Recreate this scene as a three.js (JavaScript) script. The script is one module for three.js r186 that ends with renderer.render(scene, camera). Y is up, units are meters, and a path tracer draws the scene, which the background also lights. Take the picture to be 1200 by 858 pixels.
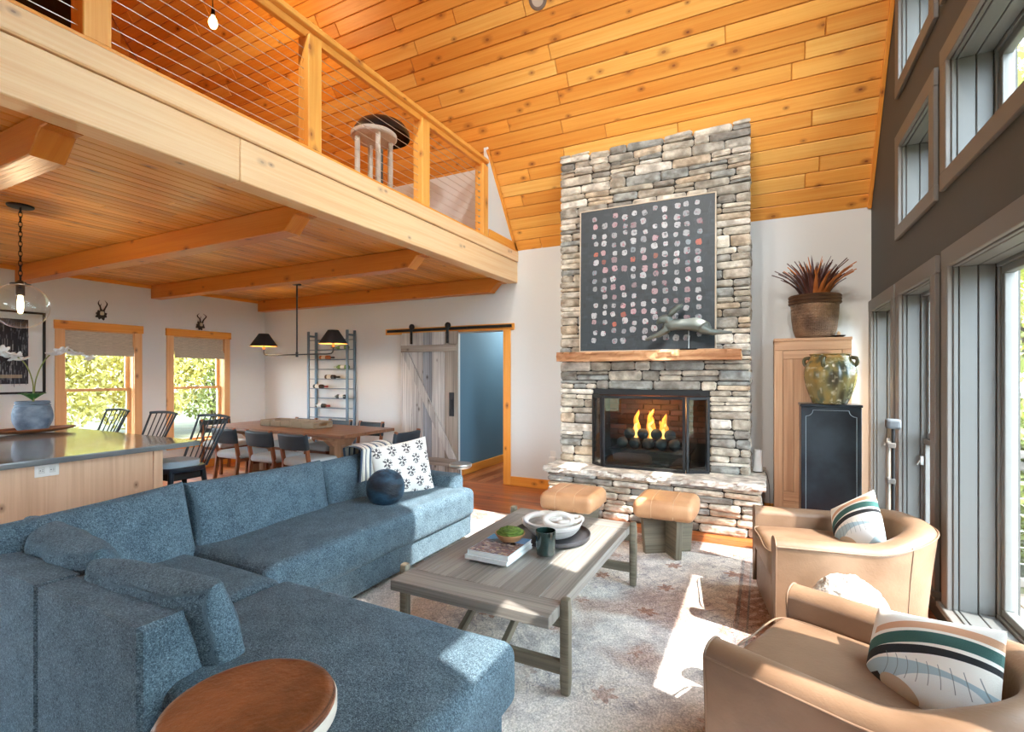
import * as THREE from 'three';
import { mergeGeometries, toCreasedNormals, mergeVertices } from 'three/addons/utils/BufferGeometryUtils.js';
import { RectAreaLightUniformsLib } from 'three/addons/lights/RectAreaLightUniformsLib.js';

// ---------------------------------------------------------------- camera, sky, sun, exposure
const scene = new THREE.Scene();
const renderer = new THREE.WebGLRenderer({ antialias: true });
renderer.toneMapping = THREE.LinearToneMapping;
renderer.toneMappingExposure = 1.8;
renderer.shadowMap.enabled = true;
RectAreaLightUniformsLib.init();

const FOCAL = 583, YAW = 0.469;                                   // focal length in pixels of a 1200 x 858 frame
const camera = new THREE.PerspectiveCamera(2 * Math.atan(429 / FOCAL) * 180 / Math.PI, 1200 / 858, 0.05, 300);
camera.position.set(0, 1.5, 0);
camera.rotation.set(0, YAW, 0);
camera.setViewOffset(1200, 858, 0, -9, 1200, 858);                // a small lens shift keeps the verticals upright

scene.background = new THREE.Color(0.70, 0.86, 1.0);
scene.backgroundIntensity = 11.0;

const sun = new THREE.DirectionalLight(new THREE.Color(1.0, 0.94, 0.88), 10);
const SUN_DIR = [1, 1.23, 0.30];
sun.position.set(SUN_DIR[0] * 20, SUN_DIR[1] * 20, SUN_DIR[2] * 20 - 3);
sun.target.position.set(0, 0, -3);
sun.castShadow = true;
sun.shadow.mapSize.set(4096, 4096);
Object.assign(sun.shadow.camera, { left: -14, right: 14, top: 14, bottom: -14, near: 0.5, far: 70 });
scene.add(sun, sun.target);

// ---------------------------------------------------------------- random numbers and noise
function mulberry(a) { return () => { a |= 0; a = a + 0x6D2B79F5 | 0; let t = Math.imul(a ^ a >>> 15, 1 | a); t = t + Math.imul(t ^ t >>> 7, 61 | t) ^ t; return ((t ^ t >>> 14) >>> 0) / 4294967296; }; }
const rnd = mulberry(20240611);
const rr = (a, b) => a + (b - a) * rnd();
const pick = (l) => l[Math.floor(rnd() * l.length)];
const clamp = (x, a = 0, b = 1) => Math.min(b, Math.max(a, x));
const lerp = (a, b, t) => a + (b - a) * t;
const smooth = (a, b, x) => { const t = clamp((x - a) / (b - a)); return t * t * (3 - 2 * t); };
const hash = (x, y, s) => { let h = Math.imul(x, 374761393) + Math.imul(y, 668265263) + Math.imul(s, 1274126177) | 0; h = Math.imul(h ^ h >>> 13, 1274126177); return ((h ^ h >>> 16) >>> 0) / 4294967296; };
// tileable value noise: u, v in 0..1, whole numbers of cells fx, fy
function vnoise(u, v, fx, fy, s) {
  const x = u * fx, y = v * fy, xi = Math.floor(x), yi = Math.floor(y);
  let a = x - xi, b = y - yi; a = a * a * (3 - 2 * a); b = b * b * (3 - 2 * b);
  const x0 = ((xi % fx) + fx) % fx, x1 = (x0 + 1) % fx, y0 = ((yi % fy) + fy) % fy, y1 = (y0 + 1) % fy;
  return lerp(lerp(hash(x0, y0, s), hash(x1, y0, s), a), lerp(hash(x0, y1, s), hash(x1, y1, s), a), b);
}
function fbm(u, v, fx, fy, oct, s) { let r = 0, w = 0.5, t = 0; for (let i = 0; i < oct; i++) { r += w * vnoise(u, v, fx, fy, s + i * 17); t += w; w *= 0.5; fx *= 2; fy *= 2; } return r / t; }
const n3 = (x, y, z, s = 0) => { // smooth 3d noise, -1..1
  const xi = Math.floor(x), yi = Math.floor(y), zi = Math.floor(z); let a = x - xi, b = y - yi, c = z - zi;
  a = a * a * (3 - 2 * a); b = b * b * (3 - 2 * b); c = c * c * (3 - 2 * c);
  const h = (i, j, k) => hash(xi + i + (zi + k) * 57, yi + j, s + 3);
  return 2 * lerp(lerp(lerp(h(0, 0, 0), h(1, 0, 0), a), lerp(h(0, 1, 0), h(1, 1, 0), a), b), lerp(lerp(h(0, 0, 1), h(1, 0, 1), a), lerp(h(0, 1, 1), h(1, 1, 1), a), b), c) - 1;
};

// ---------------------------------------------------------------- textures
function texture(w, h, fn, { srgb = true, wu = 1, wv = 1 } = {}) {   // fn(u, v) -> [r, g, b] 0..255 ; wu, wv: metres covered
  const d = new Uint8Array(w * h * 4);
  for (let y = 0; y < h; y++) for (let x = 0; x < w; x++) {
    const c = fn(x / w, y / h), i = (y * w + x) * 4;
    d[i] = clamp(c[0], 0, 255); d[i + 1] = clamp(c[1], 0, 255); d[i + 2] = clamp(c[2], 0, 255); d[i + 3] = 255;
  }
  const t = new THREE.DataTexture(d, w, h);
  t.wrapS = t.wrapT = THREE.RepeatWrapping; t.magFilter = THREE.LinearFilter; t.minFilter = THREE.LinearMipmapLinearFilter; t.generateMipmaps = true;
  if (srgb) t.colorSpace = THREE.SRGBColorSpace;
  t.repeat.set(1 / wu, 1 / wv); t.needsUpdate = true;
  return t;
}
const mixc = (a, b, t) => [lerp(a[0], b[0], t), lerp(a[1], b[1], t), lerp(a[2], b[2], t)];
// wood: grain along u; the map is wu x wv metres
function woodTexture(seed, light, dark, knotColor, { w = 1024, h = 512, wu = 2.4, wv = 0.8, knots = 16, grain = 90, contrast = 1 } = {}) {
  const r = mulberry(seed), ks = [];
  for (let i = 0; i < knots; i++) ks.push([r(), r(), lerp(0.007, 0.022, r() * r()), lerp(0.35, 1, r())]);
  return texture(w, h, (u, v) => {
    let vv = v, dark2 = 0;
    for (const [ku, kv, kr, ks_] of ks) {
      let dx = (u - ku) * wu, dy = (v - kv) * wv;
      dx -= Math.round(dx / wu) * wu; dy -= Math.round(dy / wv) * wv;
      if (Math.abs(dx) > 0.2 || Math.abs(dy) > 0.09) continue;
      const q = Math.hypot(dx * 0.62, dy), bend = Math.exp(-(dx * dx) / (kr * kr * 14)) * Math.exp(-Math.abs(dy) / (kr * 3));
      vv += Math.sign(dy) * bend * kr * 0.9 / wv;
      dark2 = Math.max(dark2, ks_ * (smooth(kr, kr * 0.55, q)), ks_ * 0.45 * smooth(kr * 3.2, kr * 0.8, q));
    }
    const big = fbm(u, vv, 2, 7, 3, seed), fine = fbm(u, vv, 5, grain, 3, seed + 5), streak = Math.pow(fbm(u, vv, 2, Math.round(grain / 3), 3, seed + 9), 2);
    let t = clamp((big - 0.5) * 0.9 + (fine - 0.5) * 0.75 + streak * 0.6 + 0.12) * contrast;
    return mixc(mixc(light, dark, clamp(t)), knotColor, dark2);
  }, { wu, wv });
}
const T = {};
T.pine = woodTexture(11, [250, 197, 108], [233, 158, 66], [122, 62, 26], { knots: 11 });
T.palePine = woodTexture(13, [250, 212, 162], [238, 184, 126], [150, 112, 92], { knots: 11, w: 768, h: 384 });
T.paleWood = woodTexture(23, [228, 190, 156], [204, 160, 126], [120, 82, 58], { knots: 4, grain: 60 });
T.greyWood = woodTexture(31, [152, 148, 140], [104, 100, 95], [60, 54, 50], { knots: 3, grain: 120, contrast: 1.2 });
T.barn = woodTexture(37, [222, 218, 212], [148, 142, 138], [70, 62, 58], { knots: 8, grain: 110, contrast: 1.3 });
T.walnut = woodTexture(41, [150, 104, 74], [88, 56, 38], [50, 30, 20], { knots: 3, grain: 80 });
T.floorWood = woodTexture(47, [198, 124, 70], [130, 72, 38], [58, 30, 16], { knots: 12, grain: 70 });
T.oak = woodTexture(53, [224, 194, 162], [182, 146, 116], [110, 80, 62], { knots: 3, grain: 90, contrast: 1.1 });
T.grain = texture(512, 256, (u, v) => { const g = 255 * fbm(u, v, 4, 90, 3, 77); return [g, g, g]; }, { srgb: false, wu: 1.2, wv: 0.5 });
// tweed: small flecks
T.tweed = texture(512, 512, (u, v) => {
  const a = hash(Math.floor(u * 256), Math.floor(v * 256), 3), b = fbm(u, v, 128, 128, 2, 8), c = fbm(u, v, 8, 8, 3, 15);
  return mixc([42, 60, 72], [134, 160, 172], clamp(0.14 + 0.62 * a * a + 0.5 * (b - 0.4) + 0.25 * (c - 0.5)));
}, { wu: 0.62, wv: 0.62 });
T.tweedBump = texture(512, 512, (u, v) => { const g = 255 * (0.6 * hash(Math.floor(u * 256), Math.floor(v * 256), 3) + 0.4 * fbm(u, v, 128, 128, 2, 8)); return [g, g, g]; }, { srgb: false, wu: 0.62, wv: 0.62 });
function mottle(seed, a, b, o = {}) { const { f = 6, oct = 4, wu = 1, wv = 1, w = 512, speck = 0 } = o; return texture(w, w, (u, v) => { const t = fbm(u, v, f, f, oct, seed), s = speck ? (hash(Math.floor(u * w), Math.floor(v * w), seed) - 0.5) * speck : 0; return mixc(a, b, clamp((t - 0.5) * 1.8 + 0.5 + s)); }, { wu, wv }); }
function bumpOf(seed, f, oct, o = {}) { const { wu = 1, wv = 1, w = 512 } = o; return texture(w, w, (u, v) => { const g = 255 * fbm(u, v, f, f, oct, seed); return [g, g, g]; }, { srgb: false, wu, wv }); }
T.leather = mottle(61, [142, 114, 90], [118, 92, 70], { f: 5, wu: 0.8, wv: 0.8 });
T.leatherBump = bumpOf(62, 60, 3, { wu: 0.5, wv: 0.5 });
T.stone = mottle(71, [255, 252, 246], [170, 164, 156], { f: 10, oct: 5, wu: 0.7, wv: 0.7, speck: 0.3 });
T.stoneBump = bumpOf(72, 14, 5, { wu: 0.6, wv: 0.6 });
T.concrete = mottle(81, [150, 152, 150], [120, 122, 122], { f: 5, oct: 5, wu: 1.2, wv: 1.2, speck: 0.15 });
T.plaster = bumpOf(83, 40, 3, { wu: 1, wv: 1 });
T.fine = bumpOf(85, 128, 2, { wu: 0.3, wv: 0.3 });

// ---------------------------------------------------------------- materials
function mat(color, rough = 0.7, o = {}) { return new THREE.MeshStandardMaterial({ color, roughness: rough, ...o }); }
function phys(color, rough, o) { return new THREE.MeshPhysicalMaterial({ color, roughness: rough, ...o }); }
const wood = (map, color, rough = 0.45, bump = 0.0012) => mat(color, rough, { map, bumpMap: T.grain, bumpScale: bump });
const M = {
  pine: ['#ffffff', '#fff0dc', '#f4dfc4', '#ffe8c8', '#eed4b4'].map((c) => wood(T.pine, c, 0.42)),
  beam: wood(T.pine, '#dcb284', 0.36),  // pine deepened in colour to stand in for the cross beams' shaded faces
  beamPale: wood(T.palePine, '#ffffff', 0.5),
  trim: wood(T.pine, '#fbe2bd', 0.45), paleTrim: wood(T.palePine, '#f4e4d4', 0.5),
  floor: ['#ffffff', '#f0dcc8', '#dcc4ac', '#fff0e0'].map((c) => wood(T.floorWood, c, 0.32, 0.0008)),
  wallPale: mat('#e0e2e0', 0.85, { bumpMap: T.plaster, bumpScale: 0.0006 }),
  wallDark: mat('#4d4d4a', 0.75, { bumpMap: T.plaster, bumpScale: 0.0006 }),
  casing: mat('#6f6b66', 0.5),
  jamb: mat('#636461', 0.5),  // same paint as the casing, colour darkened to offset the sky light on it
  sash: mat('#6c6e6b', 0.45),  // casing paint too, its colour toned for the sky light it gets
  wallBlue: mat('#5d7f93', 0.8, { bumpMap: T.plaster, bumpScale: 0.0006 }),
  glass: phys('#ffffff', 0.0, { transmission: 1, ior: 1.45, thickness: 0 }),
  black: mat('#1b1c1e', 0.45, { metalness: 0.3 }),
  blackMatte: mat('#202224', 0.75),
  steel: mat('#b9bcbd', 0.3, { metalness: 1 }),
  white: mat('#e9e7e2', 0.6),
  mortar: mat('#3c3a37', 0.95),
  sofa: phys('#ffffff', 0.95, { map: T.tweed, bumpMap: T.tweedBump, bumpScale: 0.002, sheen: 0.25, sheenColor: new THREE.Color('#8fb4cc'), sheenRoughness: 0.6 }),
  leather: mat('#ffffff', 0.42, { map: T.leather, bumpMap: T.leatherBump, bumpScale: 0.0006 }),
  ottoLeather: mat('#ffffff', 0.42, { map: mottle(63, [218, 168, 124], [196, 144, 102], { f: 5, wu: 0.8, wv: 0.8 }), bumpMap: T.leatherBump, bumpScale: 0.0006 }),
  greyWood: wood(T.greyWood, '#ffffff', 0.42),
  greyLeg: wood(T.greyWood, '#e6e0cc', 0.6),
  oak: wood(T.oak, '#ecdccf', 0.6),
  walnut: wood(T.walnut, '#ffffff', 0.4),
  chairWood: wood(T.walnut, '#ffe2cc', 0.45),
  cherry: wood(T.paleWood, '#ffffff', 0.4),
  barn: ['#ffffff', '#eeeeee', '#b4bcc8', '#ffffff', '#cfc5ba'].map((c) => wood(T.barn, c, 0.8, 0.003)),
  concrete: mat('#d8dcdc', 0.12, { map: T.concrete }),
};

// ---------------------------------------------------------------- geometry helpers
const flat = (g) => { const q = g.index ? g.toNonIndexed() : g; for (const k of Object.keys(q.attributes)) if (!['position', 'normal', 'uv'].includes(k)) q.deleteAttribute(k); if (!q.attributes.uv) q.setAttribute('uv', new THREE.Float32BufferAttribute(new Float32Array(q.attributes.position.count * 2), 2)); return q; };
const merge = (l) => { const a = (Array.isArray(l) ? l : [l]).map(flat); return a.length > 1 ? mergeGeometries(a) : a[0]; };
// box projection of uv in metres; axis = direction of the grain
function boxUV(g, axis = 0, off = [0, 0]) {
  const p = g.attributes.position, n = g.attributes.normal, uv = new Float32Array(p.count * 2);
  for (let i = 0; i < p.count; i++) {
    const c = [p.getX(i), p.getY(i), p.getZ(i)], a = [Math.abs(n.getX(i)), Math.abs(n.getY(i)), Math.abs(n.getZ(i))];
    const k = a[0] >= a[1] && a[0] >= a[2] ? 0 : a[1] >= a[2] ? 1 : 2;
    const rest = [0, 1, 2].filter((q) => q !== k);
    let iu = rest.includes(axis) ? axis : rest[0], iv = rest.find((q) => q !== iu);
    uv[i * 2] = c[iu] + off[0]; uv[i * 2 + 1] = c[iv] + off[1] + c[k] * 0.13;
  }
  g.setAttribute('uv', new THREE.BufferAttribute(uv, 2));
  return g;
}
// chamfered box, 44 triangles, flat faces, uv in metres along its longest side
function bx(x0, x1, y0, y1, z0, z1, c = 0.004, axis) {
  if (x0 > x1) [x0, x1] = [x1, x0]; if (y0 > y1) [y0, y1] = [y1, y0]; if (z0 > z1) [z0, z1] = [z1, z0];
  const s = [x1 - x0, y1 - y0, z1 - z0]; c = Math.min(c, s[0] / 2.2, s[1] / 2.2, s[2] / 2.2);
  if (axis === undefined) axis = s[0] >= s[1] && s[0] >= s[2] ? 0 : s[1] >= s[2] ? 1 : 2;
  const lo = [x0, y0, z0], hi = [x1, y1, z1], pos = [];
  const V = (sx, sy, sz, k) => [sx, sy, sz].map((q, i) => (q > 0 ? hi[i] : lo[i]) - (i === k ? 0 : q * c));
  const tri = (a, b, d, n) => { const u = [b[0] - a[0], b[1] - a[1], b[2] - a[2]], w = [d[0] - a[0], d[1] - a[1], d[2] - a[2]]; const f = (u[1] * w[2] - u[2] * w[1]) * n[0] + (u[2] * w[0] - u[0] * w[2]) * n[1] + (u[0] * w[1] - u[1] * w[0]) * n[2]; pos.push(...a, ...(f > 0 ? [...b, ...d] : [...d, ...b])); };
  const quad = (a, b, d, e, n) => { tri(a, b, d, n); tri(a, d, e, n); };
  const S = [-1, 1];
  for (let k = 0; k < 3; k++) { const i = (k + 1) % 3, j = (k + 2) % 3; for (const sg of S) { const mk = (a, b) => { const q = []; q[k] = sg; q[i] = a; q[j] = b; return V(...q, k); }; const n = [0, 0, 0]; n[k] = sg; quad(mk(-1, -1), mk(1, -1), mk(1, 1), mk(-1, 1), n); } }
  if (c > 0) {
    for (let k = 0; k < 3; k++) { const i = (k + 1) % 3, j = (k + 2) % 3; for (const a of S) for (const b of S) { const mk = (t, f) => { const q = []; q[k] = t; q[i] = a; q[j] = b; return V(...q, f); }; const n = [0, 0, 0]; n[i] = a; n[j] = b; quad(mk(-1, i), mk(1, i), mk(1, j), mk(-1, j), n); } }
    for (const a of S) for (const b of S) for (const d of S) tri(V(a, b, d, 0), V(a, b, d, 1), V(a, b, d, 2), [a, b, d]);
  }
  const g = new THREE.BufferGeometry();
  g.setAttribute('position', new THREE.Float32BufferAttribute(pos, 3)); g.computeVertexNormals();
  return boxUV(g, axis, [rr(0, 7), rr(0, 7)]);
}
const move = (g, x, y, z, rx = 0, ry = 0, rz = 0) => { g.applyMatrix4(new THREE.Matrix4().compose(new THREE.Vector3(x, y, z), new THREE.Quaternion().setFromEuler(new THREE.Euler(rx, ry, rz)), new THREE.Vector3(1, 1, 1))); return g; };
// a bar of rectangular section between two points (grain along it)
function bar(a, b, w, h, c = 0.003, roll = 0) {
  const A = new THREE.Vector3(...a), B = new THREE.Vector3(...b), L = A.distanceTo(B), g = bx(-w / 2, w / 2, 0, L, -h / 2, h / 2, c, 1);
  const q = new THREE.Quaternion().setFromUnitVectors(new THREE.Vector3(0, 1, 0), B.clone().sub(A).normalize());
  if (roll) q.multiply(new THREE.Quaternion().setFromAxisAngle(new THREE.Vector3(0, 1, 0), roll));
  g.applyMatrix4(new THREE.Matrix4().compose(A, q, new THREE.Vector3(1, 1, 1))); return g;
}
function rod(a, b, r0, r1 = r0, seg = 10) {
  const A = new THREE.Vector3(...a), B = new THREE.Vector3(...b), L = A.distanceTo(B), g = new THREE.CylinderGeometry(r1, r0, L, seg, 1); g.translate(0, L / 2, 0);
  const uv = g.attributes.uv; for (let i = 0; i < uv.count; i++) uv.setXY(i, uv.getY(i) * L, uv.getX(i) * r0 * 6.28);
  g.applyMatrix4(new THREE.Matrix4().compose(A, new THREE.Quaternion().setFromUnitVectors(new THREE.Vector3(0, 1, 0), B.clone().sub(A).normalize()), new THREE.Vector3(1, 1, 1))); return g;
}
function tube(pts, r, seg = 24, rad = 8, closed = false) { return new THREE.TubeGeometry(new THREE.CatmullRomCurve3(pts.map((p) => new THREE.Vector3(...p)), closed, 'centripetal'), seg, r, rad, closed); }
function lathe(prof, seg = 32) { const g = new THREE.LatheGeometry(prof.map((p) => new THREE.Vector2(Math.max(p[0], 0.0001), p[1])), seg); return g; }
// smooth lathe from few control points
function turned(ctrl, seg = 36, n = 40) { const c = new THREE.SplineCurve(ctrl.map((p) => new THREE.Vector2(p[0], p[1]))); return lathe(c.getPoints(n).map((p) => [p.x, p.y]), seg); }
const ball = (r, w = 20, h = 14) => new THREE.SphereGeometry(r, w, h);
function extrude(pts, depth, bevel = 0.003, holes = []) {   // polygon in xy, thickness along +z
  const s = new THREE.Shape(pts.map((p) => new THREE.Vector2(...p)));
  for (const h of holes) s.holes.push(new THREE.Path(h.map((p) => new THREE.Vector2(...p))));
  return new THREE.ExtrudeGeometry(s, { depth: depth - 2 * bevel, bevelEnabled: bevel > 0, bevelSize: bevel, bevelThickness: bevel, bevelOffset: -bevel, bevelSegments: 1, curveSegments: 10 }).translate(0, 0, bevel);
}
// a soft upholstered block: rounded edges, crowned top, slight unevenness
function soft(w, h, d, { r = 0.05, crown = 0.02, bulge = 0, seg = 14, wob = 0.004, freq = 5, seed = 1, fn } = {}) {
  const nx = Math.max(4, Math.round(seg * Math.min(3, w / Math.max(h, 0.2)))), nz = Math.max(4, Math.round(seg * Math.min(3, d / Math.max(h, 0.2))));
  const g = new THREE.BoxGeometry(w, h, d, Math.min(nx, 44), Math.max(6, Math.round(seg * 0.7)), Math.min(nz, 44)), p = g.attributes.position, v = new THREE.Vector3();
  // spread the first rings of the grid over the rounded edge
  const warp = (t, half) => { const a = Math.abs(t) / half; return Math.sign(t) * half * Math.pow(a, 0.82); };
  for (let i = 0; i < p.count; i++) {
    v.fromBufferAttribute(p, i);
    v.set(warp(v.x, w / 2), warp(v.y, h / 2), warp(v.z, d / 2));
    const q = new THREE.Vector3(clamp(v.x, -w / 2 + r, w / 2 - r), clamp(v.y, -h / 2 + r, h / 2 - r), clamp(v.z, -d / 2 + r, d / 2 - r)), e = v.clone().sub(q);
    if (e.lengthSq() > 1e-12) v.copy(q).addScaledVector(e.normalize(), r);
    const cx = Math.cos(v.x / w * Math.PI * 0.96), cz = Math.cos(v.z / d * Math.PI * 0.96), cy = Math.cos(v.y / h * Math.PI * 0.9);
    if (v.y > 0) v.y += crown * Math.pow(Math.max(cx, 0), 0.5) * Math.pow(Math.max(cz, 0), 0.5) * (v.y / h * 2);
    if (bulge) { v.z += Math.sign(v.z) * bulge * cx * cy * Math.abs(v.z) / d * 2; v.x += Math.sign(v.x) * bulge * cz * cy * Math.abs(v.x) / w * 2; }
    if (wob) { v.x += wob * n3(v.x * freq, v.y * freq, v.z * freq + seed * 9, seed); v.y += wob * n3(v.x * freq + 7, v.y * freq, v.z * freq + seed * 9, seed + 4); v.z += wob * n3(v.x * freq, v.y * freq + 11, v.z * freq + seed * 9, seed + 8); }
    if (fn) fn(v);
    p.setXYZ(i, v.x, v.y, v.z);
  }
  g.deleteAttribute('uv');
  const m = mergeVertices(g, 1e-5); m.computeVertexNormals();
  const f = m.toNonIndexed();
  return boxUV(f, 0, [rr(0, 3), rr(0, 3)]);
}
// a scatter pillow lying in the xy plane, thickness along z
function pillow(w, h, t, { n = 22, pinch = 0.05, seed = 1, wob = 0.012, pow = 0.5 } = {}) {
  const pos = [], uv = [], idx = [];
  for (const side of [1, -1]) {
    const base = pos.length / 3;
    for (let j = 0; j <= n; j++) for (let i = 0; i <= n; i++) {
      const a = Math.sin((i / n * 2 - 1) * Math.PI / 2), b = Math.sin((j / n * 2 - 1) * Math.PI / 2), e = Math.pow(Math.max(0, (1 - Math.pow(Math.abs(a), 2.6)) * (1 - Math.pow(Math.abs(b), 2.6))), pow);
      const x = a * w / 2 * (1 - pinch * (1 - b * b)), y = b * h / 2 * (1 - pinch * (1 - a * a));
      const z = side * t / 2 * e + (wob * n3(x * 9, y * 9, seed * 5 + side * 0.3, seed)) * e;
      pos.push(x, y, z); uv.push(a / 2 + 0.5, b / 2 + 0.5);
    }
    for (let j = 0; j < n; j++) for (let i = 0; i < n; i++) { const q = base + j * (n + 1) + i; if (side > 0) idx.push(q, q + 1, q + n + 2, q, q + n + 2, q + n + 1); else idx.push(q, q + n + 2, q + 1, q, q + n + 1, q + n + 2); }
  }
  const g = new THREE.BufferGeometry(); g.setAttribute('position', new THREE.Float32BufferAttribute(pos, 3)); g.setAttribute('uv', new THREE.Float32BufferAttribute(uv, 2)); g.setIndex(idx); g.computeVertexNormals();
  return g;
}

// tapered limb between points: one smooth tube with its own radius at each point
function sweep(pts, radii, seg = 28, rad = 12) {
  const c = new THREE.CatmullRomCurve3(pts.map((p) => new THREE.Vector3(...p)), false, 'centripetal'), fr = c.computeFrenetFrames(seg, false), pos = [], idx = [], uv = [];
  for (let i = 0; i <= seg; i++) {
    const t = i / seg, P = c.getPoint(t), k = t * (radii.length - 1), a = Math.min(radii.length - 2, Math.floor(k)), s = k - a, r = lerp(radii[a], radii[a + 1], s * s * (3 - 2 * s));
    for (let j = 0; j <= rad; j++) { const q = j / rad * Math.PI * 2, v = P.clone().addScaledVector(fr.normals[i], Math.cos(q) * r).addScaledVector(fr.binormals[i], Math.sin(q) * r); pos.push(v.x, v.y, v.z); uv.push(t, j / rad); }
  }
  const n = rad + 1; for (let i = 0; i < seg; i++) for (let j = 0; j < rad; j++) { const q = i * n + j; idx.push(q, q + n + 1, q + n, q, q + 1, q + n + 1); }
  for (const e of [0, 1]) { const P = c.getPoint(e), b = pos.length / 3; pos.push(P.x, P.y, P.z); uv.push(e, 0); for (let j = 0; j < rad; j++) { const o = e * seg * n; e ? idx.push(b, o + j, o + j + 1) : idx.push(b, o + j + 1, o + j); } }
  const g = new THREE.BufferGeometry(); g.setAttribute('position', new THREE.Float32BufferAttribute(pos, 3)); g.setAttribute('uv', new THREE.Float32BufferAttribute(uv, 2)); g.setIndex(idx); g.computeVertexNormals(); return g;
}

// ---------------------------------------------------------------- things and parts
const taken = new Map();
function numbered(name) { const k = taken.get(name) ?? 0; taken.set(name, k + 1); return k ? `${name}_${String(k).padStart(3, '0')}` : name; }
function mesh(name, geos, m, parent, label) {
  const o = new THREE.Mesh(Array.isArray(geos) ? merge(geos) : geos, m); o.name = name; o.castShadow = o.receiveShadow = true;
  if (label) o.userData.label = label;
  parent.add(o); return o;
}
const part = mesh;
function thing(name, label, category, [x, y, z] = [0, 0, 0], turn = 0, group) {
  const o = new THREE.Group(); o.name = numbered(name); o.position.set(x, y, z); o.rotation.y = turn; o.userData = { label, category };
  if (group) o.userData.group = group;
  scene.add(o); return o;
}
function single(name, geos, m, label, category, [x, y, z] = [0, 0, 0], turn = 0, group) {
  const o = mesh(numbered(name), geos, m, scene); o.position.set(x, y, z); o.rotation.y = turn; Object.assign(o.userData, { label, category }); if (group) o.userData.group = group; return o;
}
function struct(name, geos, m, label) { const o = mesh(numbered(name), geos, m, scene); o.userData.kind = 'structure'; if (label) o.userData.label = label; return o; }
function structGroup(name, label) { const o = new THREE.Group(); o.name = numbered(name); o.userData = { kind: 'structure' }; if (label) o.userData.label = label; scene.add(o); return o; }
function copy(root, [x, y, z], turn, label, group) { const r = root.clone(); r.name = numbered(root.name.replace(/_\d{3}$/, '')); r.userData = { ...root.userData }; r.position.set(x, y, z); r.rotation.set(0, turn, 0); if (label) r.userData.label = label; if (group) r.userData.group = group; scene.add(r); return r; }
// ================================================================ THE SETTING
const XR = 0.942, XL = -8.0, ZF = -5.97, ZN = 1.97, EAVE = 3.137, SLOPE = 1.39, RZ = -2.0, RIDGE = EAVE + SLOPE * (RZ - ZF), XB = -2.94;
const roofY = (z) => EAVE + SLOPE * (z <= RZ ? z - ZF : 2 * RZ - z - ZF);
const rectPath = (x0, x1, y0, y1) => [[x0, y0], [x1, y0], [x1, y1], [x0, y1]];

// ---- openings of the window wall: [z0, z1, y0, y1]
const RW = [
  [-5.86, -5.0, 0.19, 2.107], [-4.73, -3.92, 0.19, 2.107], [-3.60, -1.85, 0.17, 2.107],
  [-4.75, -3.95, 2.640, 3.250], [-4.75, -3.95, 3.75, 4.45], [-3.63, -1.85, 2.66, 3.28], [-3.63, -1.85, 3.75, 5.1],
  [-1.49, -0.74, 0.17, 2.107], [-1.49, -0.74, 2.66, 3.28], [-1.49, -0.74, 3.75, 4.45],
];
{
  const gable = [[-(ZF - 0.2), 0], [-(ZF - 0.2), EAVE], [-ZF, EAVE + 0.05], [-RZ, RIDGE + 0.05], [-ZN, EAVE + 0.05], [-(ZN + 0.2), EAVE], [-(ZN + 0.2), 0]].reverse();
  const right = extrude(gable, 0.28, 0, RW.map(([z0, z1, y0, y1]) => rectPath(-z1, -z0, y0, y1))).rotateY(Math.PI / 2).translate(XR, 0, 0);
  struct('wall_right', right, M.wallDark, 'dark taupe gable wall full of stacked windows');
}
const NW = [[-4.4, -3.2, 0.2, 2.4]];     // windows behind the viewer: [x0, x1, y0, y1]
// left wall, below the loft floor and above it
const LW = [[-3.885, -3.09, 0.45, 2.075], [-5.205, -4.405, 0.45, 2.075], [-1.7, 1.3, 1.05, 2.075]];
{
  const low = extrude([[-(ZN + 0.2), 0], [-(ZF - 0.2), 0], [-(ZF - 0.2), 2.95], [-(ZN + 0.2), 2.95]], 0.2, 0, LW.map(([z0, z1, y0, y1]) => rectPath(-z1, -z0, y0, y1))).rotateY(Math.PI / 2).translate(XL - 0.2, 0, 0);
  struct('wall_left', low, M.wallPale, 'pale wall with two pine trimmed windows beyond the island');
  const g = structGroup('wall_loft', 'dark pine boarded end wall of the loft');
  mesh('backing', extrude([[-(ZN + 0.1), 2.96], [-(ZF - 0.1), 2.96], [-ZF, EAVE], [-RZ, RIDGE], [-ZN, EAVE]].map(([a, b]) => [a, b]), 0.2, 0).rotateY(Math.PI / 2).translate(XL - 0.22, 0, 0), M.beam, g);
  let y = 3.1;
  const dk = structGroup('window_23', 'black panel in place of a dark opening with pine casing high in the loft end wall');
  mesh('pane', bx(XL - 0.01, XL + 0.004, 5.0, 6.75, -3.16, -2.1, 0), mat('#0d0e10', 0.08), dk);  // not glass: a black sheet painting the shade inside a dark opening
  for (const [a, b] of [[-3.28, -3.16], [-2.1, -1.98]]) mesh('casing', bx(XL, XL + 0.024, 4.9, 6.85, a, b, 0.004, 1), M.trim, dk);
  mesh('sill', bx(XL, XL + 0.04, 4.9, 5.0, -3.3, -1.96, 0.004, 2), M.trim, dk);
  while (y < 7.4) { const dz = (y - EAVE + 0.16) / SLOPE; mesh('board', bx(XL - 0.02, XL, y, y + 0.14, Math.max(ZF, ZF + dz), RZ + 0.6, 0.006, 2), pick(M.pine), g); y += 0.143; }
}
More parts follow.
